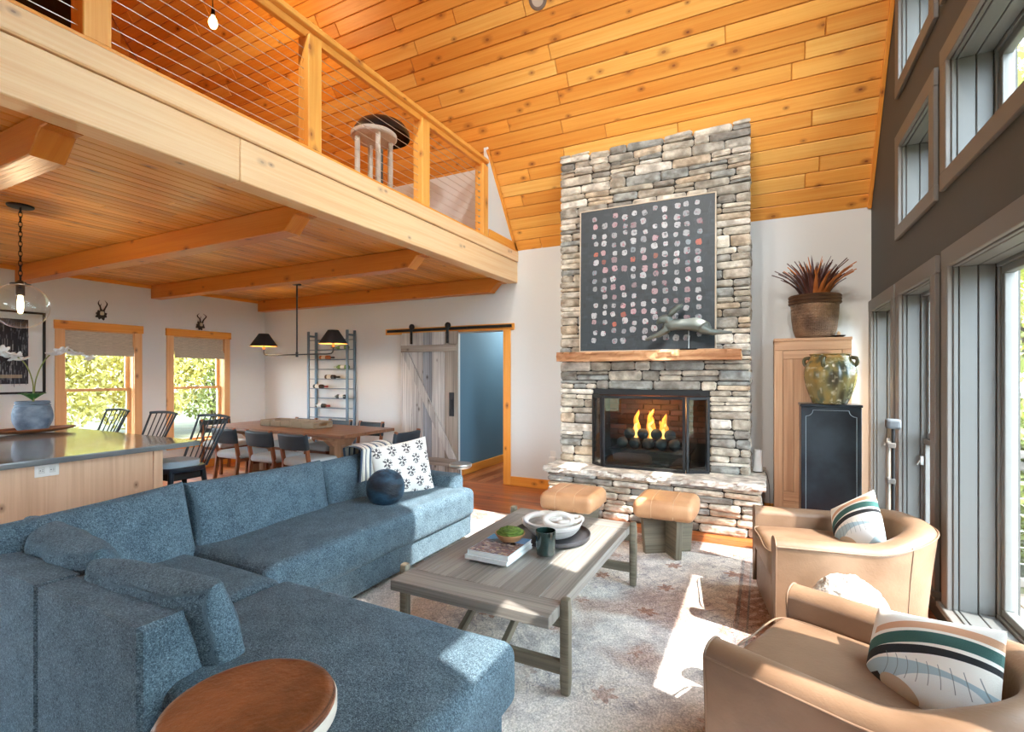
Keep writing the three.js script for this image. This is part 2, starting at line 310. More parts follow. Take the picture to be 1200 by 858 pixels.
// far wall with the doorway, and the hall behind it
{
  const far = extrude([[XL - 0.2, 0], [-3.98, 0], [-3.98, 2.089], [-3.156, 2.089], [-3.156, 0], [XR + 0.28, 0], [XR + 0.28, EAVE + 0.1], [XL - 0.2, EAVE + 0.1]], 0.2, 0).translate(0, 0, ZF - 0.2);
  struct('wall_far', far, M.wallPale, 'warm white wall behind the fireplace and barn door');
  struct('wall_near', extrude(rectPath(XL - 0.2, XR + 0.28, 0, EAVE + 0.1), 0.2, 0, NW.map((r) => rectPath(...r))).translate(0, 0, ZN), M.wallPale, 'warm white wall behind the viewer');
  const wl = structGroup('wall_hall', 'blue hallway wall seen through the open doorway');
  mesh('wall_panel', bx(-4.18, -3.98, 0, 2.5, -9.0, ZF - 0.2, 0), M.wallBlue, wl);
  mesh('wall_panel', bx(-2.9, -2.7, 0, 2.5, -9.0, ZF - 0.2, 0), M.wallBlue, wl);
  mesh('wall_panel', bx(-4.18, -2.7, 0, 2.5, -9.2, -9.0, 0), M.wallBlue, wl);
  mesh('ceiling_panel', bx(-4.18, -2.7, 2.5, 2.6, -9.2, ZF - 0.2, 0), M.wallPale, wl);
  const hl = thing('added_hall_lamp', 'added unseen globe lamp brightening the hallway', 'ceiling light', [-3.3, 2.5, -7.6]);
  part('globe', ball(0.1, 24, 16).translate(0, -0.1, 0), mat('#fff6e8', 0.5, { emissive: new THREE.Color(1, 0.93, 0.82), emissiveIntensity: 2 }), hl); part('plate', lathe([[0, -0.012], [0.07, -0.012], [0.07, 0], [0, 0]], 28), M.steel, hl);
  const hp = new THREE.PointLight(new THREE.Color(1, 0.95, 0.88), 2.5, 0, 2); hp.position.set(-3.3, 2.4, -7.6); hp.shadow.radius = 5; hp.castShadow = true; scene.add(hp);  // globe and light added out of view to brighten the hallway
  const hb = structGroup('baseboard_hall', 'pine baseboard along the blue hallway'); mesh('board', bx(-3.98, -3.962, 0, 0.125, -9.0, ZF - 0.2), M.trim, hb); 
  // lining boards of the doorway
  const d = structGroup('door_1', 'pine lined doorway beside the barn door');
  mesh('jamb', bx(-3.156, -3.136, 0, 2.089, ZF - 0.2, ZF + 0.0, 0.003, 1), M.trim, d);
  mesh('casing', bx(-3.150, -3.040, 0, 2.092, ZF, ZF + 0.022, 0.004, 1), M.trim, d);
  mesh('header', bx(-5.19, -2.983, 2.092, 2.180, ZF, ZF + 0.03, 0.004, 0), M.trim, d);
  mesh('strike_plate', bx(-3.158, -3.155, 0.56, 0.66, ZF - 0.06, ZF - 0.02, 0.001), M.white, d);
}
// ---- wood floor: planks along x where the photograph shows them, plain slab below and beyond
{
  const f = structGroup('floor', 'reddish brown plank floor');
  mesh('slab', [bx(XL - 0.2, XR + 0.28, -0.14, -0.016, -9.2, ZN + 0.2, 0, 0), bx(XL, XR, -0.016, 0, -0.9, ZN, 0, 0)], M.floor[0], f);
  const zs = []; for (let z = ZF; z < -0.92; z += 0.135) zs.push(z);
  for (const z of zs) { let x = XL + rr(-1.8, 0); while (x < XR) { const L = rr(1.3, 2.6), a = Math.max(XL, x), b = Math.min(XR, x + L); if (b - a > 0.05) mesh('plank', bx(a, b, -0.016, 0, z, z + 0.134, 0.0015, 0), pick(M.floor), f); x += L; } }
  for (let x = -3.98; x < -2.95; x += 0.135) mesh('plank', bx(x, x + 0.134, -0.016, 0, -9, ZF, 0.0015, 2), pick(M.floor), f);
}
// ---- sloping plank ceiling
{
  const a = Math.atan(SLOPE), th = Math.PI / 2 - a, LEN = (RZ - ZF) / Math.cos(a);
  const g = structGroup('ceiling', 'sloping knotty pine plank ceiling'); g.position.set(0, EAVE, ZF); g.rotation.x = th;
  mesh('roof_deck', bx(XL - 0.3, XR + 0.5, -0.5, LEN + 0.1, -0.26, -0.021, 0, 0), M.beam, g);
  for (let y = 0; y < LEN; y += 0.143) {
    let x = XR - rr(0.3, 3.0); const cuts = [XR]; while (x > XL) { cuts.push(x); x -= rr(1.2, 3.4); } cuts.push(XL);
    for (let i = 0; i + 1 < cuts.length; i++) mesh('board', bx(cuts[i + 1] + 0.0025, cuts[i] - 0.0025, y + 0.002, Math.min(y + 0.139, LEN), -0.02, rr(-0.0015, 0.0015), 0.006, 0), pick(M.pine), g);
  }
  const n = structGroup('ceiling_near', 'pine ceiling slope over the viewer'); n.position.set(0, EAVE, ZN); n.rotation.x = -th;
  mesh('roof_deck', bx(XL - 0.3, XR + 0.5, -0.5, LEN + 0.1, 0, 0.26, 0, 0), M.pine[0], n);
  // thin moulding where the ceiling meets the window wall
  const t = structGroup('trim_1', 'slim pine moulding between ceiling and window wall'); t.position.set(0, EAVE, ZF); t.rotation.x = th;
  mesh('moulding', bx(XR - 0.035, XR - 0.002, 0.002, LEN, 0.0, 0.03, 0.004, 1), M.trim, t);
}
// ---- loft: floor deck, boarded underside, beams, knee walls
{
  const g = structGroup('ceiling_loft', 'narrow varnished pine boards under the loft'), loftMats = ['#f2dcc0', '#e4cca8', '#d8bc94', '#f6e6d0'].map((c) => wood(T.pine, c, 0.3));
  mesh('deck', bx(XL, XB - 0.13, 2.812, 3.1, ZF, ZN, 0, 2), M.beam, g);
  for (let x = XB - 0.15; x > XL; x -= 0.0885) {
    const z1 = rr(-3.6, -0.4), n = rnd() < 0.5 ? [ZF, z1, ZN] : [ZF, ZN];
    for (let i = 0; i + 1 < n.length; i++) mesh('board', bx(Math.max(XL, x - 0.0875), x, 2.79 + rr(0, 0.0012), 2.81, n[i], n[i + 1], 0.005, 2), pick(loftMats), g);
  }
  const c = structGroup('trim_2', 'pine strip where loft ceiling meets the left wall'); mesh('strip', bx(XL, XL + 0.02, 2.74, 2.79, ZF, ZN, 0.003, 2), M.trim, c);
  const k = structGroup('wall_knee', 'white knee walls under the roof slope at loft level');
  mesh('knee_panel', bx(XL, XB - 0.05, 3.1, 4.04, -5.36, -5.32, 0), M.wallPale, k);
  const tri = extrude([[5.19, 3.14], [5.97, 3.14], [5.19, roofY(-5.19)]], 0.06, 0).rotateY(Math.PI / 2).translate(XB - 0.07, 0, 0);
  mesh('gable_panel', tri, M.wallPale, k);
  const L = Math.hypot(0.78, 0.78 * SLOPE), u = [0.78 / L, 0.78 * SLOPE / L];
  mesh('sloping_trim', bar([XB - 0.005, EAVE - 0.01, ZF + 0.03], [XB - 0.005, roofY(-5.19) - 0.04, -5.17], 0.022, 0.055), M.trim, k);
  mesh('skirting', bx(XB - 0.01, XB + 0.006, 3.14, 3.235, ZF + 0.01, -5.19, 0.003, 2), M.trim, k);
}
{
  const e = thing('edge_beam', 'long pale pine beam along the open edge of the loft', 'beam');
  part('lower_timber', [bx(XB - 0.15, XB, 2.713, 2.983, ZF, -2.02, 0.006, 2)], M.beamPale, e);
  part('lower_timber', [bx(XB - 0.15, XB, 2.713, 2.983, -2.018, ZN, 0.006, 2)], M.beamPale, e);
  part('upper_band', [bx(XB - 0.13, XB + 0.014, 2.989, 3.122, ZF, -0.4, 0.008, 2)], M.beamPale, e);
  part('upper_band', [bx(XB - 0.13, XB + 0.014, 2.989, 3.122, -0.398, ZN, 0.008, 2)], M.beamPale, e);
  part('ledge', [bx(XB - 0.13, XB + 0.004, 3.122, 3.142, ZF, ZN, 0.003, 2)], M.trim, e);
  part('scotia', [bx(XB - 0.185, XB - 0.15, 2.758, 2.79, ZF, ZN, 0.008, 2)], M.trim, e);
  const names = ['above the kitchen island', 'over the gap between island and dining table', 'over the dining table', 'against the far wall above the wine rack'];
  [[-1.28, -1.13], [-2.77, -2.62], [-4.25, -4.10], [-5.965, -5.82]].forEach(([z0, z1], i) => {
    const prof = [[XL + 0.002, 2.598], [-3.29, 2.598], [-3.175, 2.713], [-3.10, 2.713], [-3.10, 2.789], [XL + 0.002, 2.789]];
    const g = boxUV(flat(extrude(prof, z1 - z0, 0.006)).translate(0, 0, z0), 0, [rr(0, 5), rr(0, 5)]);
    single('cross_beam', g, M.beam, 'shade-tinted pine cross beam ' + names[i], 'beam', [0, 0, 0], 0, 'loft cross beams');
  });
}
// ---- baseboards
{
  const b = structGroup('baseboard_far', 'pine baseboard along the far wall');
  for (const [a, c] of [[XL, -4.0], [-3.038, -2.14], [0.0, XR]]) mesh('board', bx(a, c, 0, 0.122, ZF, ZF + 0.018, 0.004, 0), M.trim, b);
  const l = structGroup('baseboard_left', 'pine baseboard along the left wall'); mesh('board', bx(XL, XL + 0.018, 0, 0.122, ZF, ZN, 0.004, 2), M.trim, l);
}
// ---- windows of the right wall
function rightWindow(n, [z0, z1, y0, y1], label, { crank, rail, deep } = {}) {
  const w = structGroup('window_' + n, label), cw = 0.098, px = XR - 0.026;
  // casing boards round the opening
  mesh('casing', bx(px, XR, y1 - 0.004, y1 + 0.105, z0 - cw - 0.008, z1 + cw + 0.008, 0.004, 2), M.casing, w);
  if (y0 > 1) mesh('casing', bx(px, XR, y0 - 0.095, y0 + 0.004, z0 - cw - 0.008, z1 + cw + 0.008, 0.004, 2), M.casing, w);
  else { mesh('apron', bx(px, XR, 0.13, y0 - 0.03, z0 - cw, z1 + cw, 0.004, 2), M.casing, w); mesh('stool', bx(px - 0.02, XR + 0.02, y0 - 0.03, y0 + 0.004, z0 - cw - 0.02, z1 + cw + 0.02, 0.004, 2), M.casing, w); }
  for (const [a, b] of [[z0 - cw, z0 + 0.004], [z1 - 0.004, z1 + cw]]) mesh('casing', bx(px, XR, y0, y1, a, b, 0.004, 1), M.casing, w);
  // deep reveal, boarded in strips
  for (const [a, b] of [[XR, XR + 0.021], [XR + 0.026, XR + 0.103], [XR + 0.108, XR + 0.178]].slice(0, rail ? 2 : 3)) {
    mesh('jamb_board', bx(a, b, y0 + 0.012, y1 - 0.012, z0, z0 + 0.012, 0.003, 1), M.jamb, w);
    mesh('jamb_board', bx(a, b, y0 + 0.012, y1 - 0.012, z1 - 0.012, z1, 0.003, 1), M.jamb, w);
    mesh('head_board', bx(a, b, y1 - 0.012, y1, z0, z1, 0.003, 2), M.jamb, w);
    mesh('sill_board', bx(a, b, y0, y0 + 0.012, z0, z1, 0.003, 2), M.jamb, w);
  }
  const fx0 = XR + (rail ? 0.107 : 0.182), fx1 = fx0 + 0.08;
  const frame = (x0, x1, a, b, c, d, t, name, m) => {
    const f = mesh(name, [bx(x0, x1, c, c + t, a, b, 0.004, 2), bx(x0, x1, d - t, d, a, b, 0.004, 2), bx(x0, x1, c + t, d - t, a, a + t, 0.004, 1), bx(x0, x1, c + t, d - t, b - t, b, 0.004, 1)], m, w); return f;
  };
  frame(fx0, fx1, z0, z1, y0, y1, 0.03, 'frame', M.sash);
  const panes = rail ? [[y0 + 0.03, rail], [rail, y1 - 0.03]] : [[y0 + 0.03, y1 - 0.03]];
  panes.forEach(([c, d], i) => {
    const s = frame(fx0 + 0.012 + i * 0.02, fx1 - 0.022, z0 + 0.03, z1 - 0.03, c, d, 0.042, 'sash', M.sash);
    mesh('pane', bx(fx0 + 0.036, fx0 + 0.040, c + 0.04, d - 0.04, z0 + 0.07, z1 - 0.07, 0), M.glass, s);
    if (rail && i === 0) mesh('latch', [bx(fx0 - 0.012, fx0 + 0.012, d - 0.2, d - 0.13, z0 + 0.035, z0 + 0.055, 0.003), rod([fx0 - 0.012, d - 0.165, z0 + 0.045], [fx0 - 0.03, d - 0.2, z0 + 0.045], 0.006)], M.steel, s);
  });
  return w;
}
rightWindow(1, RW[0], 'narrow tall window in the far corner of the dark wall', { rail: 1.02 });
rightWindow(2, RW[1], 'narrow tall window between the corner window and the big one', { rail: 1.02 });
rightWindow(3, RW[2], 'large low picture window looking onto the deck');
rightWindow(4, RW[3], 'small high window above the narrow tall one');
rightWindow(5, RW[4], 'topmost small window under the roof slope');
rightWindow(6, RW[5], 'wide high window above the picture window');
for (let i = 6; i < RW.length; i++) rightWindow(i + 1, RW[i], 'window in the dark gable wall past the picture window');
// ---- windows of the left wall
function leftWindow(n, [z0, z1, y0, y1], label) {
  const w = structGroup('window_' + n, label), c = 0.095, x1 = XL + 0.024;
  for (const [a, b] of [[z0 - c, z0 + 0.005], [z1 - 0.005, z1 + c]]) mesh('casing', bx(XL, x1, y0 - 0.02, y1, a, b, 0.004, 1), M.paleTrim, w);
  mesh('header', bx(XL, x1 + 0.012, y1 - 0.002, y1 + 0.108, z0 - c - 0.012, z1 + c + 0.012, 0.004, 2), M.trim, w);
  mesh('apron', bx(XL, x1, y0 - 0.1, y0 - 0.02, z0 - c, z1 + c, 0.004, 2), M.trim, w);
  mesh('stool', bx(XL - 0.1, x1 + 0.03, y0 - 0.022, y0 + 0.004, z0 - c - 0.015, z1 + c + 0.015, 0.004, 2), M.trim, w);
  mesh('jamb', [bx(XL - 0.12, XL, y0, y1, z0, z0 + 0.012, 0.002, 1), bx(XL - 0.12, XL, y0, y1, z1 - 0.012, z1, 0.002, 1), bx(XL - 0.12, XL, y1 - 0.012, y1, z0, z1, 0.002, 2)], M.paleTrim, w);
  const mid = 1.28, f = (xa, xb, a, b, t) => mesh('sash', [bx(xa, xb, a, a + t, z0 + 0.012, z1 - 0.012, 0.003, 2), bx(xa, xb, b - t, b, z0 + 0.012, z1 - 0.012, 0.003, 2), bx(xa, xb, a + t, b - t, z0 + 0.012, z0 + 0.012 + 0.045, 0.003, 1), bx(xa, xb, a + t, b - t, z1 - 0.057, z1 - 0.012, 0.003, 1)], M.paleTrim, w);
  const lo = f(XL - 0.10, XL - 0.065, y0, mid + 0.02, 0.038), hi = f(XL - 0.14, XL - 0.105, mid - 0.02, y1 - 0.012, 0.038);
  mesh('pane', bx(XL - 0.085, XL - 0.081, y0 + 0.03, mid - 0.01, z0 + 0.05, z1 - 0.05, 0), M.glass, lo);
  mesh('pane', bx(XL - 0.125, XL - 0.121, mid + 0.01, y1 - 0.05, z0 + 0.05, z1 - 0.05, 0), M.glass, hi);
  const zc = (z0 + z1) / 2; mesh('sash_lock', [bx(XL - 0.1, XL - 0.06, mid + 0.02, mid + 0.03, zc - 0.03, zc + 0.03, 0.003), rod([XL - 0.08, mid + 0.03, zc], [XL - 0.08, mid + 0.04, zc], 0.012)], M.steel, lo);
}
leftWindow(20, LW[0], 'pine trimmed sash window behind the island');
leftWindow(21, LW[1], 'pine trimmed sash window behind the dining chairs');
leftWindow(22, LW[2], 'kitchen sash window beyond the picture');
// windows in the wall behind the viewer
NW.forEach(([a, b, c, d], i) => {
  const w = structGroup('window_' + (30 + i), 'window in the wall behind the viewer');
  mesh('frame', [bx(a, b, c, c + 0.07, ZN + 0.06, ZN + 0.14), bx(a, b, d - 0.07, d, ZN + 0.06, ZN + 0.14), bx(a, a + 0.07, c, d, ZN + 0.06, ZN + 0.14), bx(b - 0.07, b, c, d, ZN + 0.06, ZN + 0.14), bx((a + b) / 2 - 0.04, (a + b) / 2 + 0.04, c, d, ZN + 0.06, ZN + 0.14)], M.trim, w);
  mesh('pane', bx(a + 0.06, b - 0.06, c + 0.06, d - 0.06, ZN + 0.1, ZN + 0.104, 0), M.glass, w);
});
// ================================================================ FIREPLACE
const STONES = ['#ebe5d9', '#d6d0c3', '#c2beb5', '#f2ecdf', '#cac3b7', '#a9a7a2', '#ddcdb8', '#b3b8b8', '#f6f2ea'].map((c) => mat(c, 0.85, { map: T.stone, bumpMap: T.stoneBump, bumpScale: 0.012 }));
// one split stone from its four corners (counter-clockwise) in the xy plane, standing out along +z; 40 triangles
function stoneGeometry(q, front, back = -0.05) {
  const pts = [], cx = (q[0][0] + q[1][0] + q[2][0] + q[3][0]) / 4, cy = (q[0][1] + q[1][1] + q[2][1] + q[3][1]) / 4;
  const w = (q[1][0] - q[0][0] + q[2][0] - q[3][0]) / 2, h = (q[3][1] - q[0][1] + q[2][1] - q[1][1]) / 2, jit = Math.min(w, h);
  for (let i = 0; i < 4; i++) {
    const a = q[i], b = q[(i + 1) % 4], cut = Math.min(0.22, 0.016 / Math.max(Math.hypot(b[0] - a[0], b[1] - a[1]), 0.02));
    pts.push([lerp(a[0], b[0], cut) + rr(-0.03, 0.03) * jit, lerp(a[1], b[1], cut) + rr(-0.05, 0.05) * jit], [lerp(a[0], b[0], 1 - cut) + rr(-0.03, 0.03) * jit, lerp(a[1], b[1], 1 - cut) + rr(-0.05, 0.05) * jit]);
  }
  const bev = Math.min(0.012, jit * 0.16), tilt = [rr(-0.12, 0.12), rr(-0.1, 0.14)];
  const ring = (inset, z, t) => pts.map(([x, y]) => { const dx = cx - x, dy = cy - y; return [x + Math.sign(dx) * Math.min(Math.abs(dx), inset), y + Math.sign(dy) * Math.min(Math.abs(dy), inset), z + (t ? tilt[0] * (x - cx) * 0.4 + tilt[1] * (y - cy) + rr(-0.004, 0.004) : 0)]; });
  const A = ring(0, back, 0), B = ring(0, front - bev, 1), C = ring(bev * 1.3, front, 1), mid = [cx + rr(-0.15, 0.15) * w, cy + rr(-0.15, 0.15) * h, front + rr(-0.001, 0.007)], pos = [];
  for (let i = 0; i < 8; i++) { const j = (i + 1) % 8; pos.push(...A[i], ...A[j], ...B[j], ...A[i], ...B[j], ...B[i], ...B[i], ...B[j], ...C[j], ...B[i], ...C[j], ...C[i], ...C[i], ...C[j], ...mid); }
  const g = new THREE.BufferGeometry(); g.setAttribute('position', new THREE.Float32BufferAttribute(pos, 3)); g.computeVertexNormals();
  return boxUV(g, 0, [rr(0, 5), rr(0, 5)]);
}
// courses of ledge stone filling a rectangle; hole(x0,x1,y0,y1) tells which cells stay empty
function ledge(parent, x0, x1, y0, y1, { place = (g) => g, rows = [0.05, 0.115], lens = [0.13, 0.46], blocks = [], skip = () => false, breaks = [], proud = 0.03 } = {}) {
  const ys = [y0]; for (const b of [...breaks, y1]) { while (ys[ys.length - 1] < b - 1e-6) { let n = ys[ys.length - 1] + rr(...rows); if (n > b - rows[0] * 0.7) n = b; ys.push(n); } }
  const wob = (x, k) => (k === 0 || k === ys.length - 1 || breaks.some((b) => Math.abs(b - ys[k]) < 1e-6) ? 0 : 0.016 * n3(x * 2.2, k * 3.7, 0.5, 7));
  for (let k = 0; k + 1 < ys.length; k++) {
    const my = (ys[k] + ys[k + 1]) / 2; let segs = [[x0, x1]];
    for (const [a, b, c, d] of blocks) if (my > c && my < d) segs = segs.flatMap(([s, e]) => [[s, Math.min(e, a)], [Math.max(s, b), e]].filter(([p, q]) => q - p > 0.02));
    for (const [s, e] of segs) {
      const xs = [s]; while (xs[xs.length - 1] < e - 1e-6) { const h = ys[k + 1] - ys[k]; let n = xs[xs.length - 1] + rr(lens[0], lens[1] * (h < 0.07 ? 1.1 : 0.85)); if (n > e - 0.09) n = e; xs.push(n); }
      for (let i = 0; i + 1 < xs.length; i++) {
        const a = xs[i], b = xs[i + 1], put = (c0, c1, d0, d1, l, r) => {
          const j = 0.0035, q = [[l + j, c0 + j], [r - j, c1 + j], [r - j, d1 - j], [l + j, d0 - j]];
          const m = pick(STONES);
          mesh('stone', place(stoneGeometry(q, rr(0.002, proud))), m, parent);
        };
        const l0 = ys[k] + wob(a, k), r0 = ys[k] + wob(b, k), l1 = ys[k + 1] + wob(a, k + 1), r1 = ys[k + 1] + wob(b, k + 1);
        if (skip(a, b, ys[k], ys[k + 1])) continue;
        const h = ys[k + 1] - ys[k];
        if (h > 0.085 && rnd() < 0.3) { const t = rr(0.35, 0.65); put(l0, r0, lerp(l0, l1, t), lerp(r0, r1, t), a, b); if (b - a > 0.3 && rnd() < 0.6) { const x = lerp(a, b, rr(0.35, 0.65)), ym = lerp(lerp(l0, l1, t), lerp(r0, r1, t), (x - a) / (b - a)), yt = lerp(l1, r1, (x - a) / (b - a)); put(lerp(l0, l1, t), ym, l1, yt, a, x); put(ym, lerp(r0, r1, t), yt, r1, x, b); } else put(lerp(l0, l1, t), lerp(r0, r1, t), l1, r1, a, b); }
        else put(l0, r0, l1, r1, a, b);
      }
    }
  }
}
const CH = { x0: -2.095, x1: -0.115, zf: -5.385 };
{
  const f = thing('stone_chimney', 'tall grey ledgestone chimney breast rising to the pine ceiling', 'fireplace');
  // masonry core round the firebox
  const slab = (x0, x1, y0) => flat(extrude([[-CH.zf, y0], [-ZF - 0.003, y0], [-ZF - 0.003, EAVE - 0.01], [-CH.zf, roofY(CH.zf) - 0.01]], x1 - x0, 0)).rotateY(Math.PI / 2).translate(x0, 0, 0);
  part('core', [slab(CH.x0 + 0.02, -1.70, 0.503), slab(-0.49, CH.x1 - 0.02, 0.503), slab(-1.70, -0.49, 1.33)], M.mortar, f);
  ledge(f, CH.x0, CH.x1, 0.503, 4.0, {
    place: (g) => g.translate(0, 0, CH.zf + 0.012), blocks: [[-1.70, -0.49, 0.4, 1.325], [-1.67, -0.42, 1.335, 1.42]], breaks: [1.33, 1.425],
    skip: (a, b, c, d) => a > -1.74 && b < -0.50 && c > 1.86 && d < 3.18,
  });
  // lintel course: long blocks over the firebox
  for (const [a, b, m] of [[-1.665, -1.53, STONES[5]], [-1.525, -1.05, STONES[7]], [-1.045, -0.575, STONES[5]], [-0.57, -0.425, STONES[3]]]) part('lintel_stone', stoneGeometry([[a + 0.003, 1.334], [b - 0.003, 1.334], [b - 0.003, 1.422], [a + 0.003, 1.422]], rr(0.015, 0.03)).translate(0, 0, CH.zf + 0.012), m, f);
  // return faces of the chimney
  const dz = CH.zf - ZF;
  ledge(f, 0.012, dz - 0.03, 0.503, 3.9, { lens: [0.2, 0.34], skip: (a, b, c, d) => d > roofY(CH.zf - b), place: (g) => g.rotateY(Math.PI / 2).translate(CH.x1 - 0.03, 0, CH.zf) });
  ledge(f, 0.012, dz - 0.03, 0.503, 3.9, { lens: [0.25, 0.4], rows: [0.08, 0.14], skip: (a, b, c, d) => d > roofY(ZF + a), place: (g) => g.rotateY(-Math.PI / 2).translate(CH.x0 + 0.03, 0, ZF + 0.04) });
  // firebox of dark metal with firebrick lining
  const brickMats = ['#54382f', '#4a332c', '#5e4036', '#443029'].map((c) => mat(c, 0.9, { bumpMap: T.stoneBump, bumpScale: 0.004 }));
  part('firebox', [bx(-1.70, -1.66, 0.5, 1.33, -5.93, CH.zf + 0.01, 0.002), bx(-0.53, -0.49, 0.5, 1.33, -5.93, CH.zf + 0.01, 0.002), bx(-1.70, -0.49, 1.27, 1.33, -5.93, CH.zf + 0.02, 0.003), bx(-1.70, -0.49, 0.5, 0.53, -5.93, CH.zf, 0.002), bx(-1.70, -0.49, 0.5, 1.33, -5.95, -5.92, 0)], M.blackMatte, f);
  for (let r = 0; r < 9; r++) for (let i = 0; i < 6; i++) { const x = -1.655 + i * 0.2 - (r % 2) * 0.1, a = Math.max(x, -1.66), b = Math.min(x + 0.193, -0.535); if (b - a > 0.03) part('firebrick', bx(a, b, 0.72 + r * 0.061, 0.774 + r * 0.061, -5.92, -5.89 + rr(0, 0.004), 0.003), pick(brickMats), f); }
  part('burner_tray', [bx(-1.50, -0.72, 0.53, 0.66, -5.80, -5.44, 0.006), bx(-1.54, -0.68, 0.655, 0.675, -5.84, -5.42, 0.004)], M.black, f);
  part('grate', [...Array(7)].map((_, i) => bx(-1.44 + i * 0.115, -1.425 + i * 0.115, 0.675, 0.77, -5.74, -5.56, 0.003)), M.black, f);
  const ballMat = mat('#3c4042', 0.85, { bumpMap: T.stoneBump, bumpScale: 0.003 });
  for (const [x, y, z] of [[-1.352, 0.828, -5.60], [-1.204, 0.832, -5.60], [-1.056, 0.832, -5.60], [-0.912, 0.826, -5.60], [-1.412, 0.733, -5.51], [-1.274, 0.733, -5.51], [-1.128, 0.735, -5.51], [-0.986, 0.735, -5.51], [-0.852, 0.737, -5.51]]) part('fire_ball', ball(0.062).translate(x, y, z), ballMat, f, 'round dark ceramic fire ball');
  const flameMat = mat('#ff9a3c', 1, { emissive: new THREE.Color(1.0, 0.30, 0.04), emissiveIntensity: 1.1 });
  const flameCore = mat('#ffd080', 1, { emissive: new THREE.Color(1.0, 0.55, 0.14), emissiveIntensity: 1.6 });
  for (const [x, y, h, s] of [[-1.29, 0.78, 0.31, 1], [-1.125, 0.78, 0.33, 2], [-0.985, 0.78, 0.28, 3]]) {
    const tongue = (dx, hh, r, k) => { const pts = [], rad = []; for (let i = 0; i <= 7; i++) { const t = i / 7; pts.push([x + dx * (1 - 0.4 * t) + 0.034 * t * n3(t * 3.1 + k * 5, s * 4, 0.3), y + hh * t, -5.665 + 0.02 * t * n3(t * 3 + k, s * 7, 2)]); rad.push(r * (0.35 + 0.9 * Math.sin(Math.PI * Math.min(1, 0.22 + t * 0.78)) * (1 - 0.35 * t)) * (i === 7 ? 0.06 : 1)); } return sweep(pts, rad, 26, 9); };
    const fl = part('flame', [tongue(0, h, 0.030, 1), tongue(-0.026, h * 0.72, 0.022, 2), tongue(0.028, h * 0.62, 0.021, 3), tongue(0.012, h * 0.9, 0.018, 4)], flameMat, f, 'orange gas flame'); part('flame_core', tongue(0.0, h * 0.62, 0.02, 1).translate(0, 0, 0.022), flameCore, fl);
  }
  const fire = new THREE.PointLight(new THREE.Color(1.0, 0.45, 0.14), 0.9, 0, 2); fire.position.set(-1.13, 1.12, -5.62); fire.shadow.radius = 3; fire.castShadow = true; scene.add(fire);
}
// hearth
{
  const h = thing('stone_hearth', 'raised ledgestone hearth with a rough pale stone slab', 'hearth');
  part('core', bx(-2.06, -0.05, 0, 0.44, ZF + 0.002, -5.03, 0), M.mortar, h);
  ledge(h, -2.10, -0.02, 0.002, 0.44, { rows: [0.045, 0.085], lens: [0.16, 0.5], place: (g) => g.translate(0, 0, -5.02), proud: 0.035 });
  ledge(h, 0.012, 0.93, 0.002, 0.44, { rows: [0.06, 0.1], place: (g) => g.rotateY(Math.PI / 2).translate(-0.045, 0, -5.02) });
  // slab with a chiselled front
  const s = new THREE.BoxGeometry(2.175, 0.062, 1.0, 70, 3, 24), p = s.attributes.position;
  for (let i = 0; i < p.count; i++) {
    const x = p.getX(i), y = p.getY(i), z = p.getZ(i), ez = smooth(0.46, 0.5, z), ex = smooth(1.05, 1.0875, Math.abs(x));
    p.setXYZ(i, x + Math.sign(x) * ex * (0.012 * n3(z * 22, y * 60, 3) - 0.012), y + (y > 0.03 ? 0.0025 * n3(x * 6, z * 6, 1) - ez * 0.004 : 0), z + ez * (0.018 * n3(x * 30, y * 80, 0) + 0.012 * n3(x * 64, y * 110, 4) - 0.012));
  }
  const sg = flat(s); sg.computeVertexNormals(); boxUV(sg, 0).translate(-1.0625, 0.471, -5.465);
  part('slab', sg, mat('#fbf8f2', 0.85, { map: T.stone, bumpMap: T.stoneBump, bumpScale: 0.008 }), h, 'rough pale stone slab');
}
// mantel shelf: rustic timber
{
  const s = new THREE.BoxGeometry(1.845, 0.10, 0.27, 80, 5, 8), p = s.attributes.position;
  for (let i = 0; i < p.count; i++) {
    const x = p.getX(i), y = p.getY(i), z = p.getZ(i), e = smooth(0.09, 0.135, z), ex = smooth(0.88, 0.9225, Math.abs(x));
    p.setXYZ(i, x + Math.sign(x) * ex * 0.012 * n3(z * 12, y * 30, 3), y + (Math.abs(y) > 0.045 ? 0.005 * n3(x * 5, z * 8, y > 0 ? 1 : 2) * e : 0), z + e * (0.012 * n3(x * 12, y * 34, 0) + 0.006 * n3(x * 40, y * 60, 4) - 0.006));
  }
  const g = flat(s); g.computeVertexNormals(); boxUV(g, 0, [1.1, 0.3]);
  const tex = woodTexture(91, [232, 198, 160], [166, 124, 92], [80, 54, 40], { knots: 14, grain: 40, contrast: 1.5 });
  single('mantel_shelf', g.translate(-1.118, 1.685, -5.238), mat('#f0dcc8', 0.75, { map: tex, bumpMap: T.stoneBump, bumpScale: 0.006 }), 'rustic live-edge timber mantel shelf on the stone chimney', 'mantel');
}
